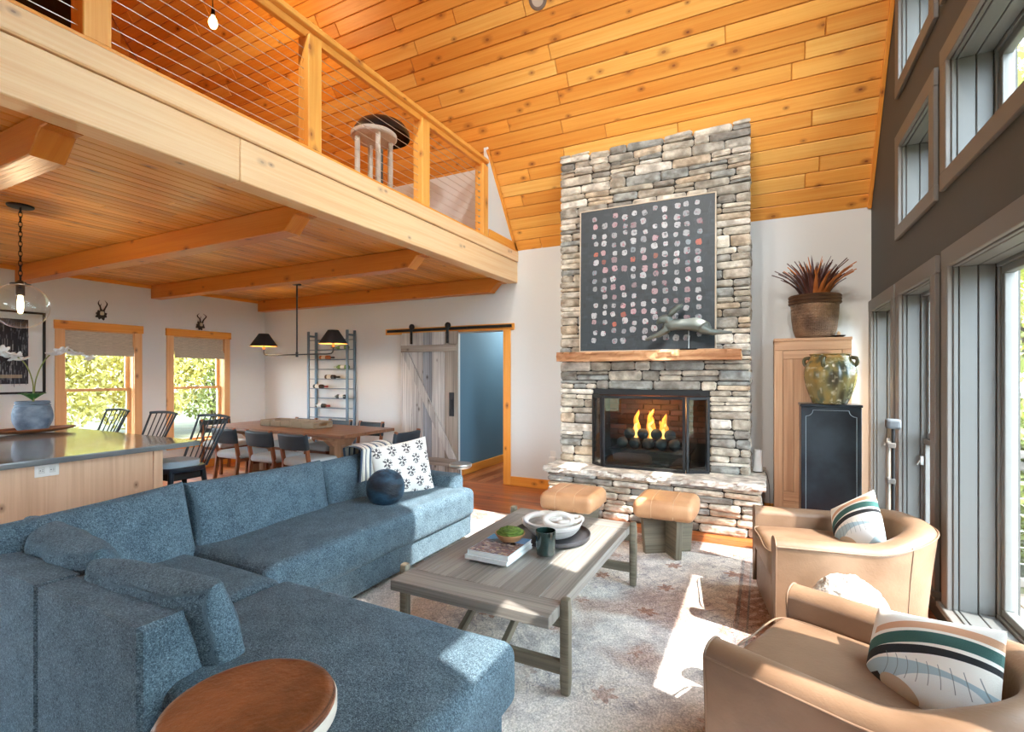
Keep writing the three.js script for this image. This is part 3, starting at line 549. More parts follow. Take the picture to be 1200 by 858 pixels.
// folding fire screen with glazed panels
{
  const s = thing('fire_screen', 'black three-panel folding fire screen with glass', 'fire screen', [0, 0.503, 0]);
  const pane = phys('#dfe8ea', 0.02, { transmission: 1, ior: 1.5, thickness: 0 });
  const panel = (x0, z0, x1, z1, h, handle) => {
    const L = Math.hypot(x1 - x0, z1 - z0), t = 0.026, a = -Math.atan2(z1 - z0, x1 - x0), place = (g) => g.rotateY(a).translate(x0, 0, z0);
    const f = part('panel_frame', place(merge([bx(0, t, 0, h, -0.011, 0.011, 0.003, 1), bx(L - t, L, 0, h, -0.011, 0.011, 0.003, 1), bx(t, L - t, 0, 0.03, -0.011, 0.011, 0.003, 0), bx(t, L - t, h - 0.03, h, -0.011, 0.011, 0.003, 0)])), M.black, s);
    part('pane', place(bx(t, L - t, 0.03, h - 0.03, -0.002, 0.002, 0)), pane, f);
    if (handle) part('handle', place(new THREE.TorusGeometry(0.03, 0.004, 8, 16, Math.PI).translate(L / 2, h, 0)), M.black, f);
  };
  panel(-1.547, -5.20, -0.70, -5.20, 0.765); panel(-1.695, -5.325, -1.553, -5.207, 0.765, true); panel(-0.694, -5.207, -0.485, -5.305, 0.765, true);
}
// painting leaning on the mantel
{
  const cv = document.createElement('canvas'); cv.width = 1024; cv.height = 1138; const c = cv.getContext('2d'), r = mulberry(5);
  c.fillStyle = '#303a40'; c.fillRect(0, 0, 1024, 1138);
  for (let i = 0; i < 900; i++) { c.fillStyle = `rgba(${r() < 0.5 ? '90,104,112' : '18,20,24'},${0.05 + r() * 0.12})`; c.fillRect(r() * 1024, r() * 1138, 2 + r() * 60, 2 + r() * 40); }
  for (let i = 0; i < 260; i++) { c.strokeStyle = `rgba(150,165,172,${r() * 0.2})`; c.lineWidth = 1 + r() * 2; c.beginPath(); const x = r() * 1024, y = r() * 1138; c.moveTo(x, y); c.lineTo(x + (r() - 0.5) * 60, y + r() * 120); c.stroke(); }
  for (let j = 0; j < 15; j++) for (let i = 0; i < 11; i++) {
    if (r() < 0.05) continue;
    const x = 120 + i * 79 + (r() - 0.5) * 20, y = 70 + j * 70 + (r() - 0.5) * 26 + (i > 5 ? -10 : 6), s = 20 + r() * 8, k = r();
    const base = k < 0.66 ? [214, 214, 216] : k < 0.9 ? [206, 168, 172] : k < 0.94 ? [212, 110, 84] : [150, 164, 170];
    c.save(); c.translate(x, y); c.rotate((r() - 0.5) * 0.3);
    c.fillStyle = `rgba(${base},${0.5 + r() * 0.35})`; c.beginPath(); for (let q = 0; q < 12; q++) { const a = q / 12 * 6.283, k = 1 / Math.pow(Math.pow(Math.abs(Math.cos(a)), 5) + Math.pow(Math.abs(Math.sin(a)), 5), 0.2), d = s * 0.82 * k * (0.88 + r() * 0.24); c.lineTo(Math.cos(a) * d, Math.sin(a) * d * 1.05); } c.fill();
    for (let q = 0; q < 7; q++) { c.fillStyle = r() < 0.45 ? `rgba(160,70,86,${r() * 0.6})` : `rgba(60,66,72,${r() * 0.6})`; c.fillRect((r() - 0.6) * s * 1.4, (r() - 0.6) * s * 1.4, r() * s * 0.7, r() * s * 0.7); }
    c.restore();
  }
  const tex = new THREE.CanvasTexture(cv); tex.colorSpace = THREE.SRGBColorSpace;
  const p = thing('abstract_painting', 'large dark painting with rows of pale daubs leaning on the mantel', 'painting', [-1.125, 1.737, -5.285]); p.rotation.x = -0.02;
  const w = 1.41, h = 1.565;
  const face = new THREE.PlaneGeometry(w - 0.02, h - 0.02).translate(0, h / 2, 0.0205);
  const cn = part('canvas', bx(-w / 2 + 0.008, w / 2 - 0.008, 0.008, h - 0.008, -0.012, 0.02, 0), M.blackMatte, p);
  part('painted_face', face, mat('#ffffff', 0.5, { map: tex, bumpMap: T.stoneBump, bumpScale: 0.001 }), cn);
  const fm = mat('#c9b9a4', 0.5);
  for (const g of [bx(-w / 2, w / 2, 0, 0.012, -0.015, 0.028, 0.002), bx(-w / 2, w / 2, h - 0.012, h, -0.015, 0.028, 0.002), bx(-w / 2, -w / 2 + 0.012, 0.012, h - 0.012, -0.015, 0.028, 0.002), bx(w / 2 - 0.012, w / 2, 0.012, h - 0.012, -0.015, 0.028, 0.002)]) part('frame', g, fm, p, 'thin pale frame strip');
}
// bronze hare on a pin
{
  const h = thing('hare_sculpture', 'grey bronze leaping hare sculpture on a thin pin stand', 'sculpture', [-0.62, 1.735, -5.14]);
  const br = mat('#77807c', 0.45, { metalness: 0.55, bumpMap: T.leatherBump, bumpScale: 0.002 }), k = (x, y, z) => [x + 0.62, y - 1.735, z];
  const b = [];
  b.push(sweep([k(-0.90, 1.955, 0), k(-0.82, 1.985, 0), k(-0.70, 1.985, 0), k(-0.58, 1.975, 0), k(-0.50, 1.945, 0), k(-0.455, 1.92, 0)], [0.03, 0.058, 0.055, 0.07, 0.06, 0.018], 36, 14));
  b.push(sweep([k(-0.84, 2.0, 0), k(-0.865, 2.045, 0), k(-0.92, 2.04, 0), k(-0.97, 2.005, 0)], [0.045, 0.046, 0.04, 0.012], 20, 12));
  for (const z of [-0.024, 0.024]) {
    b.push(sweep([k(-0.85, 2.07, z), k(-0.81, 2.115, z * 1.3), k(-0.755, 2.16, z * 1.6), k(-0.715, 2.185, z * 1.6)], [0.012, 0.024, 0.02, 0.004], 16, 8));
    b.push(sweep([k(-0.86, 1.95, z * 1.4), k(-0.93, 1.90, z * 1.6), k(-1.0, 1.875, z), k(-1.075, 1.845, z * 0.7)], [0.036, 0.024, 0.017, 0.012], 18, 8));
    b.push(sweep([k(-0.54, 1.945, z * 1.8), k(-0.46, 1.905, z * 1.8), k(-0.37, 1.897, z), k(-0.27, 1.89, z)], [0.055, 0.03, 0.019, 0.01], 18, 8));
  }
  part('hare', b, br, h);
  part('rod', rod(k(-0.66, 1.735, 0), k(-0.66, 1.96, 0), 0.004), M.steel, h);
  part('base', bx(-0.12, 0.04, 0.0, 0.012, -0.04, 0.04, 0.003), M.black, h);
}
// ================================================================ LIVING AREA
// parts given in world coordinates, stored relative to the base of their thing
const wpart = (name, geos, m, t, label) => mesh(name, merge(geos).translate(-t.position.x, -t.position.y, -t.position.z), m, t, label);
// ---- rug
{
  const W = 3.2, D = 4.9;
  const tex = texture(1024, 1408, (u, v) => {
    const x = u * W, y = v * D, ed = Math.min(x, W - x, y, D - y);
    const wear = fbm(u, v, 24, 36, 4, 5), fine = hash(Math.floor(u * 700), Math.floor(v * 1000), 9), blot = fbm(u, v, 4, 6, 3, 21), patch = fbm(u, v, 9, 14, 3, 33);
    const cream = [230, 223, 214], grey = [150, 144, 141], rust = [128, 70, 46], navy = [62, 64, 84], deep = [98, 44, 28];
    let c = mixc(cream, grey, clamp((wear - 0.42) * 2.4));
    // scrolls and medallions: warped rings repeated over the field
    const wx = x + 0.10 * (fbm(u, v, 12, 18, 2, 41) - 0.5), wy = y + 0.10 * (fbm(u, v, 12, 18, 2, 43) - 0.5);
    const cell = 0.44, px = (wx / cell - Math.floor(wx / cell) - 0.5) * cell, py = (wy / cell - Math.floor(wy / cell) - 0.5) * cell, r = Math.hypot(px, py), a = Math.atan2(py, px);
    const petal = r - 0.11 - 0.026 * Math.cos(a * 8), ring = Math.abs(petal), scroll = Math.abs(Math.sin(wx * 33 + 2.4 * Math.sin(wy * 19)) * Math.cos(wy * 29 + 2.1 * Math.sin(wx * 23)));
    const dim = smooth(0.34, 0.66, patch);
    if (ring < 0.008) c = mixc(c, [222, 214, 202], 0.7 * dim + 0.15);
    else if (ring < 0.013) c = mixc(c, navy, 0.4 * dim);
    if (r < 0.05 + 0.015 * Math.cos(a * 6)) c = mixc(c, rust, 0.45 * dim + 0.08);
    if (scroll < 0.07) c = mixc(c, navy, 0.26 * dim);
    if (scroll > 0.86) c = mixc(c, [224, 216, 204], 0.5);
    const red = smooth(0.50, 0.66, blot); c = mixc(c, rust, 0.34 * red * smooth(0.36, 0.6, patch));
    // border bands
    if (ed < 0.30) { const b = ed; let k = mixc(deep, rust, fbm(u, v, 60, 80, 2, 51)); if (Math.abs(b - 0.285) < 0.01 || Math.abs(b - 0.08) < 0.008 || Math.abs(b - 0.23) < 0.005) k = [40, 32, 34]; else if (scroll > 0.72) k = mixc(k, cream, 0.4); c = mixc(c, k, b > 0.02 ? 0.46 * (0.55 + 0.45 * smooth(0.3, 0.6, wear)) : 0.2); }
    const f = (fine - 0.5) * 60 + (wear - 0.5) * 60; return [c[0] + f, c[1] + f, c[2] + f];
  });
  const g = new THREE.BoxGeometry(W, 0.012, D), uv = g.attributes.uv, p = g.attributes.position;
  for (let i = 0; i < uv.count; i++) uv.setXY(i, p.getX(i) / W + 0.5, p.getZ(i) / D + 0.5);
  single('area_rug', g.translate(0, 0.006, 0), mat('#ffffff', 1, { map: tex, bumpMap: T.fine, bumpScale: 0.003 }), 'faded grey and rust oriental rug under the coffee table', 'rug', [-1.46, 0, -4.68 + D / 2]);
}
// ---- sectional sofa
{
  const s = thing('sectional_sofa', 'L-shaped blue tweed sectional sofa with loose back cushions', 'sofa', [-2.6, 0, -1.8]), y0 = 0.012;
  wpart('base', [soft(0.93, 0.20, 2.94, { r: 0.02, crown: 0, wob: 0.002 }).translate(-2.815, 0.16, -2.365)], M.sofa, s);
  wpart('base', [soft(1.46, 0.20, 0.74, { r: 0.02, crown: 0, wob: 0.002 }).translate(-1.625, 0.16, -1.325)], M.sofa, s);
  wpart('seat_cushion', [soft(0.88, 0.24, 2.12, { r: 0.055, crown: 0.03, seed: 3, seg: 16 }).translate(-2.75, 0.355, -2.785)], M.sofa, s);
  wpart('seat_cushion', [soft(0.90, 0.235, 0.74, { r: 0.05, crown: 0.03, seed: 4 }).translate(-2.60, 0.350, -1.345)], M.sofa, s);
  wpart('seat_cushion', [soft(1.30, 0.24, 0.80, { r: 0.05, crown: 0.02, seed: 5, seg: 16 }).translate(-1.495, 0.350, -1.325)], M.sofa, s);
  // back frames: wedge profile
  const wedge = (L) => flat(extrude([[0, 0.05], [0.30, 0.05], [0.30, 0.42], [0.14, 0.70], [0, 0.705]], L, 0.014));
  for (const [a, b] of [[-3.32, -2.437], [-2.427, -1.735]]) wpart('back_panel', [boxUV(wedge(b - a).rotateY(Math.PI / 2), 0).translate(a, 0, -0.855)], M.sofa, s);   // along x, facing away from the viewer
  for (const [a, b] of [[-3.86, -2.42], [-2.41, -1.0]]) wpart('back_panel', [boxUV(wedge(b - a), 2).translate(-3.34, 0, a)], M.sofa, s);
  wpart('arm', [soft(0.86, 0.53, 0.17, { r: 0.05, crown: 0.0, seed: 8 }).translate(-2.86, 0.335, -3.765)], M.sofa, s);
  // loose back cushions
  const cush = (w, h, t, seed) => { const g = boxUV(flat(pillow(w, h, t * 1.12, { n: 30, pinch: 0.028, seed, wob: 0.022, pow: 0.30 })), 0, [rr(0, 3), rr(0, 3)]); return g; };
  const leanX = (w, h, t, z, seed, ry = 0, dy = 0) => cush(w, h, t, seed).rotateY(Math.PI / 2).rotateZ(0.24).rotateX(ry).translate(-3.04, 0.592 + dy, z);
  wpart('back_cushion', [leanX(0.86, 0.50, 0.20, -1.34, 12, 0.05)], M.sofa, s);
  wpart('back_cushion', [leanX(1.02, 0.50, 0.20, -2.27, 13, -0.02)], M.sofa, s);
  wpart('back_cushion', [leanX(0.92, 0.49, 0.20, -3.22, 14, 0.03, -0.005)], M.sofa, s);
  const leanZ = (w, h, t, x, z, seed, rz = 0, dy = 0, ry = 0) => cush(w, h, t, seed).rotateX(0.30).rotateZ(rz).rotateY(ry).translate(x, 0.585 + dy, z);
  wpart('back_cushion', [leanZ(0.78, 0.40, 0.19, -2.82, -1.13, 15, -0.03, 0.015, -0.06)], M.sofa, s);
  wpart('back_cushion', [leanZ(0.72, 0.38, 0.18, -2.03, -1.09, 16, 0.03, 0.0, 0.06)], M.sofa, s);
  for (const [x, z] of [[-3.2, -3.75], [-2.45, -3.75], [-3.2, -1.0], [-1.0, -1.62], [-1.0, -1.02]]) wpart('foot', [rod([x, y0, z], [x, 0.07, z], 0.02, 0.026)], M.blackMatte, s);
}
// ---- pillows and throw on the sofa
{
  const fur = phys('#55707f', 0.6, { map: mottle(111, [150, 190, 210], [24, 44, 62], { f: 7, oct: 5, wu: 1, wv: 1 }), sheen: 1, sheenColor: new THREE.Color('#7fa6be'), sheenRoughness: 0.35, bumpMap: bumpOf(112, 12, 5), bumpScale: 0.012 });
  const g = ball(0.152, 40, 28), p = g.attributes.position; g.scale(1, 0.95, 0.92); for (let i = 0; i < p.count; i++) { const x = p.getX(i), y = p.getY(i), z = p.getZ(i), k = 1 + 0.05 * n3(x * 11, y * 11, z * 11, 5); p.setXYZ(i, x * k, y * k, z * k); } g.computeVertexNormals();
  single('round_pillow', g, fur, 'round dark blue faux-fur ball pillow on the sofa', 'pillow', [-2.62, 0.615, -3.0]);
  // block-printed pillow
  const cv = document.createElement('canvas'); cv.width = cv.height = 768; const c = cv.getContext('2d'), r = mulberry(8);
  c.fillStyle = '#efece4'; c.fillRect(0, 0, 768, 768);
  for (let j = 0; j < 5; j++) for (let i = 0; i < 4; i++) {
    const x = 96 + i * 192 + (j % 2 ? 96 : 0) - 24, y = 80 + j * 152; c.save(); c.translate(x, y); c.scale(1.15, 1.15); c.strokeStyle = '#4c4a4c'; c.fillStyle = '#5a5658'; c.lineWidth = 4;
    for (let k = 0; k < 9; k++) { const a = -2.5 + k * 0.62; c.beginPath(); c.ellipse(Math.cos(a) * 34, Math.sin(a) * 34, 20, 9, a, 0, 6.3); k % 2 ? c.stroke() : c.fill(); }
    c.beginPath(); c.arc(0, 0, 15, 0, 6.3); c.stroke(); c.beginPath(); c.moveTo(0, 14); c.lineTo(0, 66); c.stroke(); c.beginPath(); c.ellipse(-14, 56, 13, 5, 0.5, 0, 6.3); c.fill(); c.beginPath(); c.ellipse(14, 56, 13, 5, -0.5, 0, 6.3); c.fill(); c.restore();
  }
  const tx = new THREE.CanvasTexture(cv); tx.colorSpace = THREE.SRGBColorSpace;
  const o = single('printed_pillow', pillow(0.52, 0.52, 0.17, { seed: 3 }), mat('#ffffff', 0.9, { map: tx, bumpMap: T.fine, bumpScale: 0.001 }), 'square white pillow block-printed with grey flower sprigs on the sofa', 'pillow', [-2.78, 0.655, -3.40]);
  o.rotation.set(-0.18, 1.02, 0.12, 'YXZ');
  // striped throw folded over the back cushion
  const tw = texture(256, 512, (u, v) => { const k = v * 9, b = k - Math.floor(k), f = (hash(Math.floor(u * 200), Math.floor(v * 400), 2) - 0.5) * 22; const q = b < 0.28 ? [74, 92, 112] : b < 0.36 ? [226, 222, 210] : b < 0.44 ? [110, 122, 132] : [232, 228, 216]; return [q[0] + f, q[1] + f, q[2] + f]; });
  const n = 30, m = 24, pos = [], uv = [], idx = [];
  for (let j = 0; j <= n; j++) for (let i = 0; i <= m; i++) {
    const t = j / n, q = i / m, z = -3.02 - 0.42 * q - 0.10 * t; // across the cushion
    const arc = t * 0.98; let x, y;                               // over the top: front drop, crest, back drop
    if (arc < 0.30) { x = -2.93 - 0.04 * arc; y = 0.66 + arc * 0.82; } else if (arc < 0.56) { const a = (arc - 0.30) / 0.26 * Math.PI; x = -3.055 + 0.115 * Math.cos(a) ; y = 0.906 + 0.035 * Math.sin(a); } else { x = -3.17 - 0.15 * (arc - 0.56); y = 0.906 - (arc - 0.56) * 0.7; }
    const w = 0.012 * n3(q * 5, t * 4, 1) + 0.008 * Math.sin(q * 16 + t * 2); pos.push(x + 0.02 + w, y - 0.04 + w * 0.8, z); uv.push(t, q * 0.8);
  }
  for (let j = 0; j < n; j++) for (let i = 0; i < m; i++) { const a = j * (m + 1) + i; idx.push(a, a + 1, a + m + 2, a, a + m + 2, a + m + 1); }
  const gt = new THREE.BufferGeometry(); gt.setAttribute('position', new THREE.Float32BufferAttribute(pos, 3)); gt.setAttribute('uv', new THREE.Float32BufferAttribute(uv, 2)); gt.setIndex(idx); gt.computeVertexNormals();
  // give the cloth its thickness
  const back = gt.clone(); const bp = back.attributes.position, bn = back.attributes.normal; for (let i = 0; i < bp.count; i++) bp.setXYZ(i, bp.getX(i) - bn.getX(i) * 0.008, bp.getY(i) - bn.getY(i) * 0.008, bp.getZ(i) - bn.getZ(i) * 0.008);
  const bi = back.index.array; for (let i = 0; i < bi.length; i += 3) { const q = bi[i]; bi[i] = bi[i + 1]; bi[i + 1] = q; } back.computeVertexNormals();
  single('striped_throw', [gt, back], mat('#ffffff', 0.95, { map: tw, bumpMap: T.fine, bumpScale: 0.002 }), 'cream and slate striped throw blanket folded over the sofa back', 'blanket');
}
// ---- drink table beyond the sofa arm
{
  const t = thing('drink_table', 'small round silver drink table beyond the sofa arm', 'side table', [-2.66, 0, -4.13]);
  part('top', lathe([[0, 0.575], [0.095, 0.575], [0.11, 0.59], [0.112, 0.612], [0.104, 0.622], [0, 0.622]], 36), mat('#c9cbc8', 0.28, { metalness: 0.85 }), t);
  part('stem', rod([0, 0.02, 0], [0, 0.58, 0], 0.014), M.steel, t);
  part('foot', lathe([[0, 0], [0.1, 0], [0.1, 0.012], [0.03, 0.022], [0, 0.024]], 32), M.steel, t);
}
// ---- round side table with a hide top
{
  const t = thing('hide_side_table', 'round side table with copper hide top and pale rim', 'side table', [-1.095, 0, -0.775]);
  const hide = mottle(121, [158, 100, 64], [84, 48, 28], { f: 4, oct: 5, w: 512, speck: 0.35, wu: 0.5, wv: 0.5 });
  const top = boxUV(flat(lathe([[0, 0.722], [0.17, 0.720], [0.188, 0.714], [0.194, 0.704], [0.195, 0.698]], 64)), 0, [0.2, 0.1]);
  part('hide_top', top, mat('#ffffff', 0.36, { map: hide, bumpMap: bumpOf(122, 40, 3, { wu: 0.5, wv: 0.5 }), bumpScale: 0.002 }), t, 'copper brown hide inlay');
  part('rim', lathe([[0.195, 0.698], [0.198, 0.697], [0.198, 0.668], [0.188, 0.662], [0, 0.662]], 64), mat('#d2cfc4', 0.5), t, 'pale painted rim');
  part('pedestal', turned([[0.03, 0.665], [0.028, 0.5], [0.024, 0.3], [0.03, 0.1], [0.06, 0.03]], 24), M.black, t);
  part('foot', lathe([[0, 0.0], [0.15, 0.0], [0.15, 0.014], [0.06, 0.032], [0, 0.034]], 40), M.black, t);
}
// ---- coffee table
{
  const t = thing('coffee_table', 'long grey washed wood coffee table with outside corner posts', 'coffee table', [-1.29, 0.012, -2.79]);
  const x0 = -1.735, x1 = -0.842, z0 = -3.575, z1 = -2.02, yt = 0.43, yb = 0.375;
  const n = 6, iw = (x1 - x0 - 0.24) / n;
  for (const [a, b] of [[z0, z0 + 0.17], [z1 - 0.17, z1]]) wpart('end_plank', [bx(x0, x1, yb, yt, a, b, 0.004, 0)], M.greyWood, t);
  for (const [a, b] of [[x0, x0 + 0.12], [x1 - 0.12, x1]]) wpart('side_plank', [bx(a, b, yb, yt, z0 + 0.1705, z1 - 0.1705, 0.004, 2)], M.greyWood, t);
  for (let i = 0; i < n; i++) wpart('plank', [bx(x0 + 0.1205 + i * iw, x0 + 0.12 + (i + 1) * iw - 0.0008, yb, yt - 0.0006, z0 + 0.1705, z1 - 0.1705, 0.002, 2)], M.greyWood, t);
  for (const x of [x0 - 0.022, x1 + 0.022]) for (const z of [-2.17, -3.50]) wpart('leg', [soft(0.05, 0.447, 0.05, { r: 0.016, crown: 0.003, wob: 0, seg: 8 }).translate(x, 0.2355, z)], M.greyLeg, t);
  for (const z of [-2.17, -3.50]) { wpart('rail', [bx(x0 - 0.005, x1 + 0.005, 0.325, 0.375, z - 0.02, z + 0.02, 0.004, 0)], M.greyLeg, t); wpart('stretcher', [bx(x0 - 0.005, x1 + 0.005, 0.105, 0.165, z - 0.018, z + 0.018, 0.004, 0)], M.greyLeg, t); }
  for (const x of [-1.42, -1.16]) for (const [z, d] of [[-2.19, -1], [-3.48, 1]]) wpart('brace', [bar([x, 0.14, z], [x, 0.36, z + d * 0.42], 0.03, 0.04)], M.greyLeg, t);
}
// ---- things on the coffee table
{
  const top = 0.442, page = mat('#e6ecea', 0.8);
  const book = (y, h, w, d, x, z, turn, coverColor, print, label) => {
    const b = thing('coffee_table_book', label, 'book', [x, y, z], turn, 'stacked coffee table books');
    part('pages', bx(-w / 2 + 0.004, w / 2 - 0.004, 0.003, h - 0.003, -d / 2 + 0.004, d / 2 - 0.004, 0), page, b);
    const cm = mat(coverColor, 0.35), cover = part('cover', [bx(-w / 2, w / 2, 0, 0.003, -d / 2, d / 2, 0.001), bx(-w / 2, w / 2, h - 0.003, h, -d / 2, d / 2, 0.001), bx(-w / 2 - 0.001, -w / 2 + 0.003, 0, h, -d / 2, d / 2, 0.001)], cm, b);
    if (print) part('printed_cover', new THREE.PlaneGeometry(w - 0.006, d - 0.006).rotateX(-Math.PI / 2).translate(0, h + 0.0006, 0), print, cover);
  };
  const cv = document.createElement('canvas'); cv.width = 400; cv.height = 480; const c = cv.getContext('2d'), r = mulberry(17);
  c.fillStyle = '#7d6a68'; c.fillRect(0, 0, 400, 480); c.fillStyle = '#4f8fc4'; c.fillRect(0, 0, 400, 150); c.fillStyle = '#2b3040'; c.beginPath(); c.moveTo(60, 150); c.lineTo(180, 60); c.lineTo(330, 170); c.lineTo(380, 200); c.lineTo(40, 220); c.fill();
  for (let i = 0; i < 260; i++) { c.fillStyle = pick(['#b8a8a4', '#5a4448', '#d8d0cc', '#3a3440', '#a06a58', '#c4b08a']); c.globalAlpha = 0.6; c.fillRect(r() * 400, 170 + r() * 310, 6 + r() * 40, 4 + r() * 22); } c.globalAlpha = 1;
  const tx = new THREE.CanvasTexture(cv); tx.colorSpace = THREE.SRGBColorSpace;
  book(top, 0.024, 0.275, 0.335, -1.392, -2.585, 0.0, '#d8dcda', null, 'white book lying lowest under another book on the coffee table');
  book(top + 0.0242, 0.026, 0.262, 0.318, -1.388, -2.59, 0.015, '#c9d4d8', mat('#ffffff', 0.25, { map: tx }), 'glossy photo-covered book on top of the white book');
  // moss bowl
  const mb = thing('moss_bowl', 'small pale bowl heaped with green moss on the books', 'bowl', [-1.36, top + 0.051, -2.66]);
  part('bowl', turned([[0.001, 0.0], [0.03, 0.001], [0.062, 0.014], [0.084, 0.04], [0.09, 0.052], [0.086, 0.054], [0.06, 0.03], [0.001, 0.02]], 32), mat('#cdb594', 0.5, { map: T.oak }), mb);
  const mg = new THREE.SphereGeometry(0.083, 60, 26, 0, 6.2832, 0, Math.PI / 2), mp = mg.attributes.position; for (let i = 0; i < mp.count; i++) { const x = mp.getX(i), y = mp.getY(i), z = mp.getZ(i), k = 1 + 0.09 * n3(x * 60, y * 60, z * 60, 2) + 0.05 * n3(x * 140, y * 140, z * 140, 4); mp.setXYZ(i, x * k, y * 0.5 * k + 0.045, z * k); } mg.computeVertexNormals();
  part('moss', mg, mat('#ffffff', 1, { map: mottle(131, [112, 132, 52], [58, 82, 26], { f: 14, oct: 4, speck: 0.4 }) }), mb, 'bright green moss');
  // candle in dark glass
  const cg = thing('glass_candle', 'dark green-black glass candle jar on the coffee table', 'candle', [-1.14, top, -2.685]);
  part('jar', lathe([[0, 0], [0.046, 0], [0.053, 0.006], [0.06, 0.142], [0.057, 0.142], [0.049, 0.01], [0, 0.008]], 40), phys('#2b4a46', 0.03, { transmission: 0.55, thickness: 0, ior: 1.5, clearcoat: 1 }), cg);
  part('wax', lathe([[0, 0.01], [0.048, 0.01], [0.052, 0.10], [0, 0.10]], 32), mat('#1c2a2c', 0.5), cg);
  part('wick', rod([0, 0.10, 0], [0.002, 0.118, 0], 0.0014), M.blackMatte, cg);
  // tray
  const tr = single('round_tray', lathe([[0, 0], [0.235, 0], [0.248, 0.006], [0.252, 0.03], [0.246, 0.03], [0.240, 0.012], [0.21, 0.008], [0, 0.008]], 64), mat('#3a3a3e', 0.35), 'round dark tray holding the wooden bowl on the coffee table', 'tray', [-1.235, top, -3.01]);
  // carved bowl
  const wb = single('wooden_bowl', turned([[0.001, 0], [0.09, 0.0], [0.14, 0.02], [0.175, 0.06], [0.19, 0.098], [0.184, 0.102], [0.172, 0.092], [0.15, 0.05], [0.1, 0.026], [0.001, 0.02]], 48), mat('#ffffff', 0.7, { map: T.barn, bumpMap: T.stoneBump, bumpScale: 0.006 }), 'whitewashed carved wooden bowl on the dark round tray', 'bowl', [-1.225, top + 0.0085, -3.01]);
  // wooden chain: five links
  const ch = thing('wooden_chain', 'chunky white wooden chain lying in the carved bowl', 'decoration', [-1.225, top + 0.03, -3.01]), wm = mat('#e2dbd2', 0.75);
  for (const [x, y, z, a, b] of [[-0.10, 0.062, 0.02, 0.5, 1.35], [-0.03, 0.088, -0.03, -0.4, 0.45], [0.045, 0.085, 0.02, 0.35, 1.2], [0.10, 0.076, -0.05, 1.0, 0.6]]) {
    const pts = []; for (let i = 0; i < 16; i++) { const q = i / 16 * 6.2832; pts.push([Math.cos(q) * 0.075 * (1 + 0.15 * Math.cos(2 * q)), 0, Math.sin(q) * 0.043]); }
    part('link', tube(pts, 0.019, 48, 10, true).rotateX(b > 1 ? 1.0 : 0.12).rotateY(a).translate(x, y, z), wm, ch);
  }
}
// ---- ottomans
function ottoman(x, z, turn, label) {
  const o = thing('cube_ottoman', label, 'ottoman', [x, 0.012, z], turn, 'leather ottomans by the hearth');
  part('cushion', soft(0.475, 0.145, 0.465, { r: 0.05, crown: 0.018, bulge: 0.012, seed: 4, seg: 18, wob: 0.003, fn: (v) => { for (const q of [-0.085, 0.085]) { const e = Math.exp(-Math.pow((v.x - q) / 0.008, 2)); v.y -= Math.sign(v.y) * 0.004 * e; v.z -= Math.sign(v.z) * 0.003 * e; } } }).translate(0, 0.385, 0), M.ottoLeather, o, 'tan leather seat pad');
  for (const q of [-0.085, 0.085]) part('seam', tube([[q, 0.335, 0.238], [q, 0.43, 0.236], [q, 0.4655, 0.2], [q, 0.4755, 0.1], [q, 0.478, 0], [q, 0.4755, -0.1], [q, 0.4655, -0.2], [q, 0.43, -0.236], [q, 0.335, -0.238]], 0.0022, 60, 6), mat('#e0bd94', 0.6), o);
  const pan = (a) => boxUV(flat(extrude([[-0.20, 0], [0.20, 0], [0.225, 0.315], [-0.225, 0.315]], 0.055, 0.004)).translate(0, 0, -0.0275), 0, [rr(0, 2), rr(0, 2)]).rotateY(a);
  part('base_panel', pan(0.62), M.greyLeg, o); part('base_panel', pan(0.62 + Math.PI / 2), M.greyLeg, o);
  return o;
}
ottoman(-0.725, -4.30, 0, 'tan leather ottoman on crossed grey wood panels before the hearth centre');
ottoman(-1.505, -4.18, 0, 'tan leather ottoman half hidden behind the coffee table');

